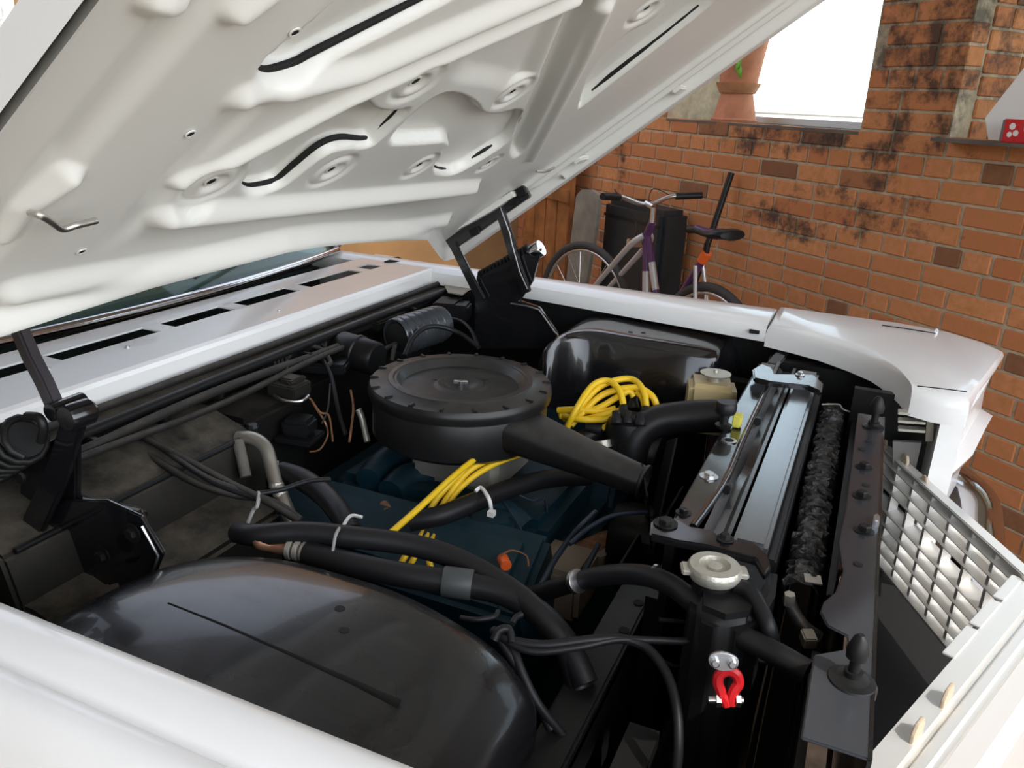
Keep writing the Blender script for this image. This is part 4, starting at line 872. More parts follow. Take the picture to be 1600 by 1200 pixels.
# heater hoses
h1 = PT('heater_hose', [(372, 832, .845), (400, 836, .86), (470, 832, .868), (540, 838, .868), (640, 851, .862), (715, 874, .855), (790, 916, .845), (845, 962, .83), (885, 1015, .80), (905, 1075, .76)], 18, RUBBER, CAR, n=16, label='thick black heater hose running forward')
h2 = PT('heater_hose', [(480, 864, .845), (560, 884, .848), (640, 900, .848), (720, 912, .845), (790, 928, .84), (850, 965, .825), (890, 1015, .80), (915, 1070, .77)], 20, RUBBER, CAR, n=16, label='black hose with a sleeve and ribbed metal end fitting')
cyl('hose_sleeve', at(692, 908, z=.846), at(738, 914, z=.844), 24, mat('grey_sleeve', (.05, .055, .055), .5), parent=h2)
for k in range(3): cyl('ferrule', at(452 + 11 * k, 857 + 2.4 * k, z=.845), at(459 + 11 * k, 858.5 + 2.4 * k, z=.845), 17, DULLAL, parent=h2)
PT('copper_elbow', [(418, 832, .86), (405, 846, .855), (425, 852, .847), (452, 858, .845)], 11, COPPER, h2, n=12)
PT('heater_hose', [(440, 738, .82), (470, 748, .82), (505, 772, .815), (530, 800, .81), (550, 835, .80)], 18, RUBBER, CAR, n=14, label='short black heater hose dropping behind the valve cover')
PT('heater_hose', [(640, 815, .78), (690, 805, .79), (745, 783, .795), (800, 762, .79), (860, 748, .78), (920, 745, .76)], 15, RUBBER, CAR, n=14, label='black hose under the air cleaner with a white cable tie')
PT('cable_tie', [(536, 822, .83), (548, 806, .84), (566, 808, .84)], 3, TIEW, CAR, n=6)
PT('cable_tie', [(743, 768, .815), (752, 762, .82), (764, 780, .815), (768, 800, .79)], 3.2, TIEW, CAR, n=6)
b = MB(); b.obox(at(768, 802, z=.80), (.006, 0, 0), (0, .006, 0), (0, 0, .005)); b.build('tie_head', TIEW, CAR)
PT('cable_tie', [(520, 862, .862), (524, 838, .885), (530, 825, .885)], 2.5, mat('grey_tie', (.3, .3, .28), .5), CAR, n=6)
for pts, r in (([(760, 772, .79), (800, 770, .78), (830, 782, .76), (850, 780, .75), (855, 800, .74)], 1.8), ([(930, 800, .76), (900, 830, .76), (870, 870, .75), (845, 915, .74)], 5), ([(1010, 800, .80), (960, 805, .80), (920, 825, .79), (890, 850, .78)], 4), ([(935, 850, .74), (920, 880, .72), (905, 905, .70)], 4.5), ([(780, 772, .78), (810, 820, .75), (834, 860, .73)], 1.4)):
    PT('engine_wire', pts, r, mat('blue_black_wire', (.02, .03, .05), .35), CAR, n=8)
# ---- radiator, support panel and straps
rs = grp('radiator_support', (-.16, 1.5, .4), 'glossy black radiator support panel with bolts')
ZT = .93
b = MB(); b.prism([(-.195, 1.06, ZT), (-.195, 1.55, ZT), (-.192, 1.95, ZT), (-.155, 1.95, ZT), (-.155, 1.40, ZT), (-.15, 1.22, ZT), (-.165, 1.06, ZT)], (0, 0, -.012)); b.build('support_top', BGLOSS, rs, bevel=.003)
b = MB(); b.box((-.197, 1.04, .42), (-.185, 1.95, .925)); b.build('support_face', BSATIN, rs)
T('rolled_edge', [(-.152, 1.95, ZT + .003), (-.152, 1.45, ZT + .003), (-.149, 1.24, ZT + .003), (-.163, 1.06, ZT + .002)], .006, BGLOSS, rs, n=10)
b = MB(); secs = []
for y in np.linspace(1.05, 1.95, 19):
    dip = .012 * math.exp(-((y - 1.38) / .06) ** 2)
    secs.append([Vector((-.150, y, ZT - .004)), Vector((-.138, y, ZT - .016 - dip)), Vector((-.125, y, ZT - .014 - dip * 1.6)), Vector((-.117, y, ZT - .002)), Vector((-.111, y, ZT - .002)), Vector((-.111, y, .80)), Vector((-.150, y, .80))])
b.loft(secs); b.build('air_seal_plate', mat('grey_black_satin_sheet', (.10, .10, .10), .25, metal=.5), rs, smooth=True, auto=35)
for y in (1.83, 1.55, 1.22): b = MB(); b.obox((-.143, y, ZT - .002), (.006, 0, 0), (0, .008, 0), (0, 0, .008)); b.build('seal_clip', BSATIN, rs, bevel=.002)
bolt((-.177, 1.245, ZT), .009, STEEL, rs); bolt((-.186, 1.10, ZT), .007, BSATIN, rs)
MB().lathe([(.014, 0), (.014, .002), (.006, .002), (.006, .0)], (-.174, 1.415, ZT), n=18, cap=False).build('punched_hole', STEEL, rs)
MB().lathe([(.0085, 0), (.0085, .0022)], (-.174, 1.415, ZT), n=16).build('hole_dark', DARK, rs)
bump = at(1130, 668, z=ZT)
MB().lathe([(.014, 0), (.016, .006), (.008, .008), (.008, .028), (.018, .03), (.020, .035), (.020, .048), (.017, .052)], bump, n=20).build('hood_bumper', RUBBER, rs, smooth=True, auto=40)
b = MB(); b.obox(bump + Vector((.022, .016, .014)), (.008, 0, 0), (0, .012, 0), (0, 0, .012)); b.build('yellow_marker', mat('pale_yellow_tag', (.6, .55, .08), .5), rs, bevel=.002)
b = MB(); b.prism([(-.18, 1.95, ZT), (-.15, 1.95, ZT), (-.135, 2.06, .945), (-.165, 2.06, .945)], (0, 0, -.01)); b.build('support_end', BGLOSS, rs, bevel=.003)
ra = grp('radiator', (-.08, 1.45, .4), 'black radiator with bright top tank strip and pressure cap')
b = MB(); b.box((-.106, 1.05, .42), (-.058, 1.93, .934)); b.build('top_tank', mat('shiny_grey_tank', (.28, .29, .30), .22, metal=.85), ra, bevel=.006)
b = MB(); b.box((-.058, 1.05, .42), (-.044, 1.93, .915)); b.build('tank_side', BSATIN, ra, bevel=.003)
b = MB(); b.prism([(-.115, 1.05, .92), (-.04, 1.05, .92), (-.035, .98, .92), (-.045, .90, .92), (-.08, .87, .92), (-.125, .88, .92), (-.14, .95, .92)], (0, 0, -.5)); b.build('side_tank', BSATIN, ra, bevel=.015, seg=3)
RC = at(1117, 884, z=.945); rr = 42 * mpp(RC)
cap = MB().lathe([(rr * .55, -.018), (rr * .9, -.016), (rr, -.010), (rr, -.002), (rr * .93, .002), (rr * .58, .003), (rr * .54, -.003), (rr * .3, -.004), (rr * .28, .001), (rr * .22, .002), (.0005, .002)], RC, n=40, cap=False).build('radiator_cap', DULLAL, ra, smooth=True, auto=35, label='dull silver radiator pressure cap')
for a in (math.radians(200), math.radians(20)):
    d = Vector((math.cos(a), math.sin(a), 0)); b = MB(); b.obox(RC + d * rr * 1.0 + Vector((0, 0, -.007)), d * .008, Vector((-d.y, d.x, 0)) * .012, Vector((0, 0, .004))); b.build('cap_ear', DULLAL, cap, bevel=.002)
MB().lathe([(rr * .75, -.04), (rr * .75, -.016)], RC, n=24).build('filler_neck', BSATIN, ra, smooth=True)
def strap(pts, z, th, name, m=BGLOSS):
    b = MB(); b.prism([at(x, y, z=z) for x, y in pts], (0, 0, -th)); return b.build(name, m, ra, bevel=.003)
strap([(1018, 812), (1035, 806), (1062, 812), (1080, 822), (1118, 828), (1120, 836), (1180, 848), (1198, 862), (1206, 884), (1195, 898), (1180, 872), (1105, 852), (1060, 845), (1015, 834)], .95, .012, 'mounting_strap')
strap([(1176, 576), (1190, 568), (1206, 574), (1210, 584), (1272, 585), (1286, 598), (1284, 612), (1262, 602), (1205, 596), (1178, 590)], .955, .012, 'mounting_strap')
bolt(at(1040, 818, z=.951), .010, BSATIN, ra); bolt(at(1133, 842, z=.951), .007, DARK, ra); bolt(at(1250, 586, z=.956), .006, STEEL, ra)
PT('overflow_hose', [(1150, 915, .925), (1172, 925, .925), (1190, 955, .915), (1202, 985, .90), (1208, 1015, .87)], 13, RUBBER, ra, n=14)
lh = PT('coolant_hose', [(820, 935, .74), (880, 915, .80), (940, 900, .85), (1000, 898, .885), (1050, 915, .895), (1100, 955, .895), (1150, 990, .89), (1210, 1020, .885), (1262, 1050, .88)], 17, RUBBER, CAR, n=16, label='black coolant hose snaking past the radiator cap')
cyl('hose_band', at(1019, 899, z=.89), at(1024, 901, z=.89), 19, STEEL, parent=lh); cyl('hose_band', at(899, 909, z=.826), at(904, 908, z=.83), 19, STEEL, parent=lh)
# ---- condenser
cd = grp('condenser', (0, 1.45, .4), 'condenser with crumpled cooling fins')
FIN = mat('crumpled_fin_metal', (.07, .07, .07), .42, metal=.7, bump=1.0, bscale=120, var=.6, vscale=70)
rf = random.Random(5); Vv = []; Ff = []; NYc = 150
for i in range(NYc + 1):
    y = lp(1.06, 1.85, i / NYc); cx = lp(-.006, -.014, i / NYc)
    for j, (dx, dz) in enumerate(((-.022, -.40), (-.024, -.006), (-.012, .002), (0.0, .004), (.012, .002), (.022, -.006), (.022, -.40))):
        k = 1 if 0 < j < 6 else 0; Vv.append(Vector((cx + dx + k * rf.uniform(-.004, .004), y + k * rf.uniform(-.003, .003), .885 + dz + k * rf.uniform(-.006, .006))))
for i in range(NYc):
    for j in range(6): Ff.append((i * 7 + j, i * 7 + j + 1, (i + 1) * 7 + j + 1, (i + 1) * 7 + j))
obj('fin_core', Vv, Ff, FIN, cd)
for x0 in (.026,): b = MB(); b.box((x0, 1.05, .46), (x0 + .008, 1.86, .885)); b.build('side_rail', BSATIN, cd, bevel=.002)
b = MB(); b.obox(at(1270, 905, z=.895), (.011, .002, 0), (-.002, .011, 0), (0, 0, .001)); b.build('condenser_tab', ALU, cd); MB().lathe([(.004, 0), (.004, .0012)], at(1272, 898, z=.896), n=10).build('tab_hole', DARK, cd)
T('condenser_wire', pz([(1284, 632, .90), (1310, 632, .90), (1318, 640, .895), (1340, 647, .89)]), .002, DULLAL, cd, n=6)
PT('condenser_pipe', [(1232, 932, .87), (1240, 955, .86), (1258, 980, .85), (1280, 996, .84)], 10, mat('grey_satin_pipe', (.16, .16, .17), .35, metal=.6), cd, n=12)
cyl('pipe_nut', at(1232, 944, z=.868), at(1234, 928, z=.885), 9, DULLAL, parent=cd, n=6)
b = MB(); b.obox(at(1263, 998, z=.85), (.008, .004, 0), (-.004, .012, 0), (0, 0, .008)); b.build('pipe_clip', DULLAL, cd, bevel=.002)
# receiver / post next to the latch bar
PT('receiver_post', [(1300, 1060, .70), (1298, 1000, .80), (1305, 965, .88)], 17, BSATIN, CAR, n=16); cyl('post_nut', at(1318, 965, z=.89), at(1315, 950, z=.905), 19, BSATIN, n=6); cyl('post_cap', at(1312, 955, z=.90), at(1310, 946, z=.91), 16, RUBBER)
# ---- latch bar (front tie bar) with bumpers and bolts
lb = grp('latch_bar', (.06, 1.2, .8), 'glossy dark tie bar across the front with bolts and hood bumpers')
LZ = .93
prof_l = [(.034, 1.70), (.034, 1.25), (.030, 1.12), (.040, 1.045), (.034, .985), (.022, .955), (.020, .93)]
poly = [Vector((x, y, LZ)) for x, y in prof_l] + [Vector((.030, .905, LZ)), Vector((.052, .895, LZ)), Vector((.055, .87, LZ)), Vector((.02, .84, LZ)), Vector((.02, .70, LZ)), Vector((.084, .70, LZ)), Vector((.084, 1.70, LZ))]
b = MB(); b.prism(poly, (0, 0, -.004)); b.build('bar_top', mat('latch_bar_gloss', (.07, .075, .085), .22, metal=.5, coat=.3), lb, bevel=.0015)
b = MB(); b.box((.080, .70, .58), (.084, 1.70, .9305)); b.build('bar_front_flange', BGLOSS, lb)
b = MB(); b.box((.034, 1.05, .85), (.038, 1.70, .9265)); b.build('bar_rear_flange', BGLOSS, lb)
for y in np.linspace(1.5, .74, 2): pass
for px, py in ((1350, 731), (1346, 776), (1350, 830)): bolt(at(px, py, z=LZ), .0085, BSATIN, lb, h=.01)
for px, py in ((1358, 690), (1353, 758), (1341, 882), (1346, 702)): MB().lathe([(.006 if px != 1341 else .005, 0), (.006, .001)], at(px, py, z=LZ + .0003), n=12).build('bar_hole', DARK, lb)
def hood_pin(px, py, s, z=LZ):
    c = at(px, py, z=z)
    pn = MB().lathe([(.022 * s, 0), (.022 * s, .003), (.018 * s, .004), (.012 * s, .006), (.012 * s, .012), (.0075 * s, .012), (.0075 * s, .035 * s), (.014 * s, .036 * s), (.015 * s, .048 * s), (.009 * s, .066 * s), (.004 * s, .071 * s)], c, n=20).build('hood_bumper', BSATIN, lb, smooth=True, auto=35); return pn
hood_pin(1364, 668, .9); hood_pin(1331, 1062, .8)
MB().lathe([(.026, -.012), (.026, -.002), (.024, .002), (.018, .003)], at(1331, 1064, z=LZ), n=28).build('bumper_seat', BSATIN, lb, smooth=True)
b = MB(); b.obox(at(1369, 815, z=LZ + .004), (.004, 0, 0), (0, .012, 0), (0, 0, .008)); b.build('edge_clip', STEEL, lb, bevel=.002)
b = MB(); b.box((.086, .5, .52), (.33, 1.95, .53)); b.build('void_shade_pan', DARK, CAR)  # black sheet standing in for the shaded void between latch bar and grille
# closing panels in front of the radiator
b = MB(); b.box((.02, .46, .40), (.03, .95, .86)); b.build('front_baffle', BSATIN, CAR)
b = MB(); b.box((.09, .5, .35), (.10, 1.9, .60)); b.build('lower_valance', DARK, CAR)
# lower cross member towards the near fender
cm = grp('cross_rail', (-.22, .8, .7), 'dark channel rail running from the radiator to the near side')
b = MB(); b.box((-.275, .45, .735), (-.222, 1.2, .765)); b.build('rail_top', BSATIN, cm, bevel=.004)
b = MB(); b.box((-.232, .45, .35), (-.222, 1.2, .75)); b.build('rail_side', BSATIN, cm)
for px, py in ((998, 942), (975, 985)): MB().lathe([(.008, 0), (.008, .0012)], at(px, py, z=.7655), n=14).build('rail_hole', DARK, cm)
# front wiring loom and the loose battery terminal
fl_ = grp('front_loom', at(800, 1010, z=.85), 'black wiring loom branching across the front of the bay')
for pts, r in (([(770, 985, .86), (795, 1000, .86), (850, 1008, .86), (920, 1000, .865), (970, 998, .865), (1010, 1012, .86), (1040, 1050, .85), (1056, 1100, .83), (1060, 1160, .80), (1055, 1220, .76)], 8),
               ([(780, 995, .86), (830, 1018, .855), (900, 1012, .86), (960, 1000, .865), (1010, 1000, .865), (1060, 1002, .86), (1088, 1000, .86)], 6),
               ([(785, 985, .86), (800, 1010, .85), (815, 1050, .83), (840, 1100, .80), (880, 1150, .76)], 8), ([(775, 990, .86), (800, 1030, .84), (830, 1080, .81), (860, 1140, .77)], 7),
               ([(772, 1000, .86), (780, 985, .87), (795, 984, .87), (800, 1005, .86)], 7), ([(800, 975, .87), (806, 965, .87), (815, 960, .87)], 5), ([(720, 965, .86), (745, 968, .865), (772, 964, .865), (778, 955, .865)], 4),
               ([(1030, 968, .86), (1080, 975, .85), (1130, 998, .84), (1165, 1015, .83), (1170, 1024, .82)], 3.5), ([(1030, 1030, .80), (1060, 1042, .79), (1085, 1036, .79)], 3),
               ([(1100, 985, .84), (1160, 1020, .835), (1220, 1040, .83), (1265, 1062, .82)], 6), ([(695, 1198, .80), (715, 1183, .82), (740, 1186, .82), (760, 1205, .79)], 5)):
    PT('loom_branch', pts, r, RUBBER, fl_, n=9)
bt = grp('battery_terminal', at(1135, 1050, z=.80), 'red battery clamp with a silver cable plate hanging on a thin wire')
PT('thin_wire', [(1094, 1006, .855), (1084, 985, .865), (1076, 972, .87), (1085, 972, .87), (1100, 992, .86), (1118, 1014, .85), (1122, 1020, .845)], 1.8, STEEL, bt, n=6)
tz = Vector(f_) * -1; tr = Vector(r_); tu = -Vector(d_)
tc = at(1130, 1032, z=.91); mp = mpp(tc); TX = Vector((.93, .30, .05)).normalized(); TY = Vector((-.02, .28, .96)).normalized(); TYn = TX.cross(TY)
def tp(px, py): return tc + TX * (px - 1130) * mp - TY * (py - 1032) * mp
b = MB(); b.prism(rr3([tp(x, y) for x, y in ((1106, 1022), (1120, 1016), (1140, 1018), (1153, 1026), (1152, 1040), (1140, 1047), (1120, 1045), (1107, 1036))], 1), TYn * .006); b.build('cable_plate', STEEL, bt, bevel=.001)
for x, y in ((1116, 1032), (1142, 1032)): MB().lathe([(7 * mp, 0), (7 * mp, .006), (5 * mp, .007)], tp(x, y) + TYn * .006, TYn, 8).build('plate_bolt', STEEL, bt)
P = [tp(x, y) for x, y in ((1136, 1090), (1133, 1080), (1127, 1068), (1128, 1055), (1140, 1048), (1153, 1053), (1159, 1066), (1154, 1078), (1152, 1090), (1154, 1102))]
b = MB(); b.tube(P, .0062, 8); b.tube([tp(1136, 1088), tp(1143, 1096), tp(1147, 1104)], .006, 8); b.build('red_clamp', RED, bt, smooth=True)
cyl('clamp_bolt', tp(1117, 1097), tp(1170, 1094), 6, STEEL, parent=bt, n=10); cyl('clamp_nut', tp(1128, 1096), tp(1136, 1096), 11, STEEL, parent=bt, n=6); cyl('clamp_nut', tp(1158, 1094), tp(1166, 1094), 11, STEEL, parent=bt, n=6)
# ---- washer bottle
wb = grp('washer_bottle', at(1110, 640, z=.7), 'yellowed plastic washer bottle with a flat lid')
c0 = at(1112, 596, z=.91); b = MB(); b.obox(c0 + Vector((0, .01, -.06)), (.052, .012, 0), (-.012, .045, 0), (0, 0, .06)); b.build('bottle', BOTTLE, wb, bevel=.012)
MB().lathe([(.018, -.004), (.018, .012), (.034, .014), (.035, .018), (.006, .02), (.005, .026)], c0 + Vector((0.005, .012, .0)), n=24).build('lid', DULLAL, wb, smooth=True, auto=30)
# fan shroud and dark side panel on the far side
b = MB(); b.box((-.22, 1.06, .42), (-.20, 1.95, .80)); b.build('fan_shroud', BSATIN, CAR)
b = MB(); b.box((-.18, 1.98, .40), (.08, 2.02, .93)); b.build('side_baffle', BSATIN, CAR)
b = MB(); b.box((-.18, .47, .40), (-.14, .86, .74)); b.build('side_baffle', BSATIN, CAR)
b = MB(); b.obox(at(1160, 600, z=.86), (.04, 0, 0), (0, .02, 0), (0, 0, .01)); b.build('bottle_bracket', BSATIN, CAR)
# ---------------------------------------------------------------- things along the brick wall
def wpx(px, py, d): return atp(px, py, WN * (WK - d), WN)
# pots and plant on the window sill
def pot_profile(r0, r1, h, th=.008): return [(.0005, 0), (r0, 0), (lp(r0, r1, .8), h * .8), (r1, h), (r1 - th, h), (r0 - th, .012), (.0005, .012)]
dS = -.16; pc = wpx(1145, 200, dS); pc.z = SILL + .0125; mp = mpp(pc)
ip = MB().lathe([(.034 * mp / mp * 1.0, .0), (.0005, .0)][:0] + [(35 * mp, 0), (36 * mp, .012), (33 * mp, .02), (24 * mp, 42 * mp), (.0005, 42 * mp)], pc, n=36, cap=False).build('flower_pot', TERRA, smooth=True, auto=35)
tag(ip, 'upturned terracotta flower pot standing directly on the window sill', 'flower pot')
zc = pc.z + 42 * mp + .0005
sc_ = MB().lathe([(.0005, 0), (27 * mp, 0), (33 * mp, 12 * mp), (34 * mp, 15 * mp), (32 * mp, 15 * mp), (26 * mp, 4 * mp), (.0005, 4 * mp)], Vector((pc.x, pc.y, zc)), n=36, cap=False).build('pot_saucer', mat('dull_terracotta', (.40, .19, .09), .85, var=.2, vscale=20), smooth=True, auto=35)
tag(sc_, 'wide terracotta saucer between the two flower pots', 'saucer')
fp = empty('potted_plant', Vector((pc.x, pc.y, zc + 4 * mp + .001))); tag(fp, 'upright terracotta flower pot with green leaves', 'potted plant')
MB().lathe(pot_profile(27 * mp, 37 * mp, 72 * mp), Vector((pc.x, pc.y, zc + 4 * mp + .001)), n=36, cap=False).build('pot', TERRA, fp, smooth=True, auto=35)
MB().lathe([(.0005, 64 * mp), (33 * mp, 64 * mp)], Vector((pc.x, pc.y, zc + 4 * mp)), n=20, cap=False).build('soil', mat('dark_soil', (.05, .03, .02), .9), fp)
def leaf(base, tip, w, parent, up=(0, 0, 1)):
    a, t = Vector(base), Vector(tip); d = (t - a); s = d.cross(Vector(up)).normalized() * w; n = s.cross(d).normalized() * w * .25
    V = [a, a + d * .3 + s * .8, a + d * .6 + s, t, a + d * .6 - s, a + d * .3 - s * .8, a + d * .35 + n, a + d * .65 + n]
    b = MB(); b.add(V, [(0, 1, 6), (1, 2, 7, 6), (2, 3, 7), (0, 6, 5), (5, 6, 7, 4), (4, 7, 3)])
    o = b.build('leaf', LEAF, parent, smooth=True, auto=80); sm = o.modifiers.new('thick', 'SOLIDIFY'); sm.thickness = .0012; return o
tp_ = Vector((pc.x, pc.y, zc + 70 * mp)); rl = random.Random(2)
for k in range(15):
    a = 2 * math.pi * k / 15 + rl.uniform(-.2, .2); d = Vector((math.cos(a), math.sin(a), 0)); h = rl.uniform(.05, .22)
    T('stem', [tp_ + d * .01, tp_ + d * .04 + Vector((0, 0, h * .7)), tp_ + d * (.07 + .03 * rl.random()) + Vector((0, 0, h))], .0025, LEAF, fp, n=5)
    q = tp_ + d * .08 + Vector((0, 0, h)); leaf(q, q + d * .08 + Vector((0, 0, rl.uniform(-.05, .03))), .028, fp)
q0_ = wpx(1152, 92, .0 - .06); leaf(q0_, wpx(1158, 124, -.06), .018, fp, up=tuple(WN)); leaf(wpx(1160, 88, -.06), wpx(1148, 112, -.06), .014, fp, up=tuple(WN))
T('stem', [tp_ + Vector((0, 0, -.01)), (tp_ + q0_) / 2 + Vector((0, 0, .03)), q0_], .0025, LEAF, fp, n=5)
# board and red box on the sill of the right-hand opening
b = MB(); b.prism([wpx(x, y, -.03) for x, y in ((1541, 176), (1606, 92), (1660, 60), (1660, 212), (1546, 211))], WN * .012); o = b.build('white_board', PAPER)
zmin = min((o.matrix_basis @ v.co).z for v in o.data.vertices); o.location.z += SILL + .0125 - zmin
tag(o, 'white board with a slanted edge leaning in the brick window recess', 'board')
rb_ = empty('red_box', wpx(1592, 214, -.06)); tag(rb_, 'small red box with white printed flowers on the brick ledge', 'box')
p0 = wpx(1562, 214, .095); p0.z = SILL + .0125; L_ = .15; hgt = .072
b = MB(); b.add([], []); c = p0 - WD * L_ / 2 + WN * .04 + Vector((0, 0, hgt / 2)); b.obox(c, WD * L_ / 2, WN * .04, Vector((0, 0, hgt / 2))); b.build('carton', RED, rb_, bevel=.003)
for ds, dz, r in ((.035, .05, .011), (.05, .03, .010), (.03, .025, .009), (.085, .045, .012), (.10, .028, .009), (.125, .05, .01)):
    MB().lathe([(r, 0), (r * .9, .0006)], p0 - WD * ds + Vector((0, 0, dz)) - WN * .0002, -WN, 7).build('printed_flower', mat('pale_print', (.75, .70, .68), .6), rb_)
b = MB(); b.obox(p0 - WD * .004 + WN * .04 + Vector((0, 0, hgt / 2)), WD * .0045, WN * .0402, Vector((0, 0, hgt / 2 - .003))); b.build('carton_end', mat('grey_carton_end', (.14, .12, .12), .6), rb_)
# dark case, leaning board, wooden door post, pole
def wslab(name, s0, s1, z0, z1, d0, d1, m, bevel=.01):
    b = MB(); wbox(b, s0, s1, z0, z1, -d1, -d0); return b.build(name, m, bevel=bevel)
sA = wpx(1036, 330, .2).dot(WD); sB = wpx(942, 330, .2).dot(WD); zt = wpx(990, 320, .2).z
o = wslab('storage_case', sA, sB, .092, zt, .02, .20, CASEM, .03); tag(o, 'large dark grey plastic case standing behind the bicycle', 'case')
for q in (0,): 
    b = MB(); wbox(b, sA + .02, sB - .02, zt - .09, zt - .075, -.204, -.19); b2 = b.build('case_seam', BPLAST, o)
    b = MB(); s_m = (sA + sB) / 2; wbox(b, s_m - .06, s_m + .06, zt - .004, zt + .02, -.14, -.08); b.build('handle', BPLAST, o, bevel=.005)
dG = .30; P = [wpx(x, y, dG) for x, y in ((884, 440), (893, 360), (900, 305), (908, 296), (925, 297), (936, 305), (935, 330), (926, 390), (916, 440))]
zlow = min(p.z for p in P); P2 = [P[0] + (P[0] - P[1]) * ((P[0].z - .094) / (P[1].z - P[0].z))] + P + [P[-1] + (P[-1] - P[-2]) * ((P[-1].z - .094) / (P[-2].z - P[-1].z))]
b = MB(); b.prism(P2, WN * .02); o = b.build('leaning_board', GREYB, bevel=.003); tag(o, 'tall grey weathered board with a rounded top beside the case', 'board')
sC = wpx(892, 350, .12).dot(WD); sD = wpx(850, 350, .12).dot(WD)
o = empty('wooden_door', W(sC, 0, -.12)); tag(o, 'brown plank door leaning behind the grey board', 'door')
for k in range(4):
    b = MB(); sw_ = (sD + .25 - sC) / 4; wbox(b, sC + k * sw_ + .003, sC + (k + 1) * sw_ - .003, .091, 1.30 - .02 * k, -.14, -.10); b.build('plank', WOOD, o, bevel=.004)
b = MB(); wbox(b, sC, sD + .25, .9, .98, -.158, -.14); b.build('door_ledge', WOOD, o, bevel=.003)
pa = wpx(1143, 270, .045); pb = wpx(1108, 375, .12); dr = (pb - pa); pe = pa + dr * ((pa.z - .098) / -dr.z)
o = T('black_pole', [pa, lp(pa, pe, .5), pe], 5.0 * mpp(pa), BPLAST, None, n=12, smooth=False); tag(o, 'black pole leaning against the brick wall behind the saddle', 'pole')
# bicycle, parallel to the wall, facing left in the picture
bd = .46
bk = empty('bicycle', W(3.2, .09, -bd)); tag(bk, 'purple and silver step-through bicycle parked along the brick wall', 'bicycle')
def B(px, py, dd=0.0): return wpx(px, py, bd + dd)
WR = .345
fc = W(3.67, WR + .102, -bd)
rs_ = fc.dot(WD) - 1.03; rc_ = W(rs_, WR + .102, -bd)
for nm, c in (('front', fc), ('rear', rc_)):
    wh = empty('wheel', c); wh.parent = bk; wh.location = c - ORG[bk.name]
    fd = (WD * math.cos(.21) - WN * math.sin(.21)) if nm == 'front' else WD
    MB().tube([c + (fd * math.cos(a) + Vector((0, 0, 1)) * math.sin(a)) * (WR - .008) for a in np.linspace(0, 2 * math.pi, 61)], .0195, 10, smooth=False).build('tyre', TIRE, wh, smooth=True, auto=80)
    MB().tube([c + (fd * math.cos(a) + Vector((0, 0, 1)) * math.sin(a)) * (WR - .034) for a in np.linspace(0, 2 * math.pi, 61)], .009, 8, smooth=False).build('rim', STEEL, wh, smooth=True, auto=80)
    MB().lathe([(.018, -.04), (.018, .04)], c, WN, 12).build('hub', STEEL, wh)
    for k in range(18):
        a = 2 * math.pi * k / 18; e = c + (fd * math.cos(a) + Vector((0, 0, 1)) * math.sin(a)) * (WR - .036)
        MB().tube([c + WN * (.03 if k % 2 else -.03), e], .0016, 5, smooth=False).build('spoke', STEEL, wh)
ht, hb = B(1019, 348), B(1011, 368)
bb = W(fc.dot(WD) - .60, .38, -bd); st = B(1103, 398)
def bt_(name, a, b_, r, m, par=bk): return MB().tube([a, b_], r, 12, smooth=False).build(name, m, par, smooth=True, auto=60)
bt_('head_tube', ht, hb, .019, PURPLE)
for s_ in (-1, 1):
    T('fork_blade', [hb + WN * .02 * s_, lp(hb, fc, .12) + WN * .05 * s_, lp(hb, fc, .6) + WN * .05 * s_, fc + WN * .05 * s_], [.014, .015, .013, .009], SILVERP, bk, n=10)
bt_('down_tube', hb, bb, .020, PURPLE); dl = lp(hb, bb, .42)
bt_('silver_lettering_band', lp(hb, bb, .30) - WN * .0, lp(hb, bb, .62), .0206, SILVERP)
b1 = lp(hb, bb, .05) + Vector((0, 0, .03)); stl = lp(st, bb, .72); bt_('top_tube', b1, stl, .016, PURPLE); bt_('silver_tube_band', lp(b1, stl, .3), lp(b1, stl, .6), .0165, SILVERP)
bt_('seat_tube', st, bb, .017, PURPLE); bt_('seat_clamp', lp(st, bb, -.02), lp(st, bb, .06), .022, ORANGE)
for s_ in (-1, 1): bt_('chain_stay', bb + WN * .03 * s_, rc_ + WN * .05 * s_, .010, PURPLE); bt_('seat_stay', lp(st, bb, .1) + WN * .02 * s_, rc_ + WN * .05 * s_, .009, SILVERP)
MB().lathe([(.09, -.003), (.09, .003)], bb - WN * .05, WN, 28).build('chainring', STEEL, bk)
sp = st + Vector((0, 0, .05)); bt_('seat_post', st, sp, .013, BSATIN)
P = []; 
for x, w_, h_ in ((-.15, .02, .0), (-.10, .025, .008), (-.02, .04, .004), (.05, .08, .012), (.10, .095, .022), (.13, .07, .02)):
    c = sp - WD * (x + .02) + Vector((0, 0, .035 + h_)); P.append([c + WN * w_ * math.cos(a) * .9 + Vector((0, 0, 1)) * math.sin(a) * (.022 if x > 0 else .016) for a in np.linspace(0, 2 * math.pi, 15)[:-1]])
b = MB(); b.loft(P); sa = b.build('saddle', BPLAST, bk, smooth=True, auto=60)
b = MB(); b.loft([[lp(q, sum(r_2, Vector()) / len(r_2), .25) + Vector((0, 0, .008)) for q in r_2] for r_2 in P[1:4]]); b.build('saddle_patch', mat('purple_vinyl', (.07, .02, .10), .4), sa, smooth=True)
hs_ = ht + Vector((0, 0, .07)); bt_('stem', ht, hs_, .013, CHROME); bt_('stem_arm', hs_, hs_ + WD * .06 + Vector((0, 0, .01)), .015, CHROME); hc_ = hs_ + WD * .06 + Vector((0, 0, .01))
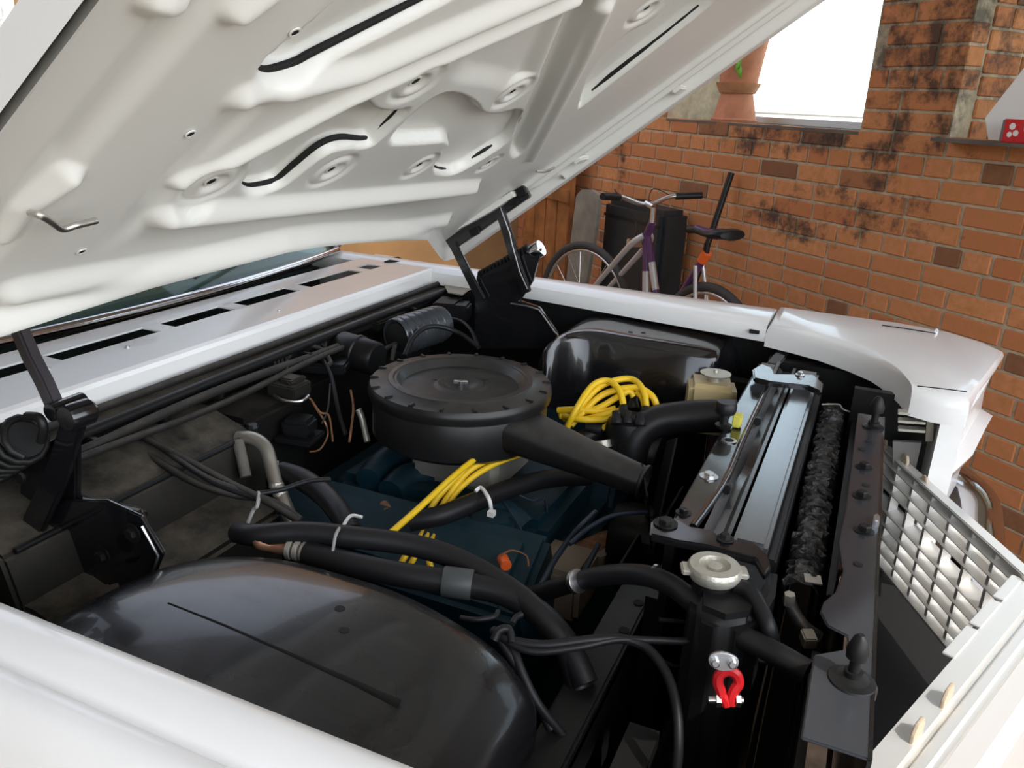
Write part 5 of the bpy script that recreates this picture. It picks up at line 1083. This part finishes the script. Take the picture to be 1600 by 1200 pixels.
T('handlebar', [hc_ + WN * -.27 - WD * .05 + Vector((0, 0, .04)), hc_ + WN * -.14 + Vector((0, 0, .03)), hc_ - WN * .04, hc_ + WN * .04, hc_ + WN * .14 + Vector((0, 0, .03)), hc_ + WN * .27 - WD * .05 + Vector((0, 0, .04))], .011, STEEL, bk, n=10)
for s_ in (-1, 1):
    e = hc_ + WN * .27 * s_ - WD * .05 + Vector((0, 0, .04)); d = (WN * .13 * s_ - WD * .05 + Vector((0, 0, .01))).normalized()
    MB().tube([e - d * .12, e + d * .005], .016, 12, smooth=False).build('grip', RUBBER, bk, smooth=True, auto=60)
    T('brake_lever', [e - d * .13 + WD * .02, e - d * .11 + WD * .05, e - d * .03 + WD * .055], .005, STEEL, bk, n=8)
    T('brake_cable', [e - d * .13 + WD * .02, e - d * .18 + WD * .10 + Vector((0, 0, .02)), lp(ht, hb, .3) + WD * .07 + WN * .03 * s_, lp(hb, fc, .15) + WN * .03 * s_], .0025, BPLAST, bk, n=6)
b = MB(); b.obox(lp(hb, fc, .10) + WD * .03, WD * .012, WN * .05, Vector((0, 0, .02))); b.build('brake_caliper', STEEL, bk, bevel=.004)
# pale curtain and cardboard sheet on the left wall
LK = 5.395
def lpx(px, py): return atp(px, py, WD * LK, WD)
P = [lpx(-60, -10), lpx(24, -10), lpx(30, 60), lpx(10, 105), lpx(-60, 130)]
V = []; b = MB(); secs = []
for i in range(17):
    t = i / 16; a = lp(lpx(-120, 0), lpx(24, 0), t); c = lp(lpx(-120, 130), lpx(30, 95), t); o_ = WD * -(.02 + .018 * math.sin(i * 1.9)); secs.append([a + o_ + Vector((0, 0, .25)), lp(a, c, .5) + o_, c + o_, c + o_ + WD * .004, lp(a, c, .5) + o_ + WD * .004, a + o_ + WD * .004 + Vector((0, 0, .25))])
b.loft(secs); o = b.build('curtain', mat('grey_white_lace', (.62, .62, .58), .9, var=.35, vscale=40, bump=.5), smooth=True, auto=70); tag(o, 'grey-white lace curtain hanging on the tan wall', 'curtain')
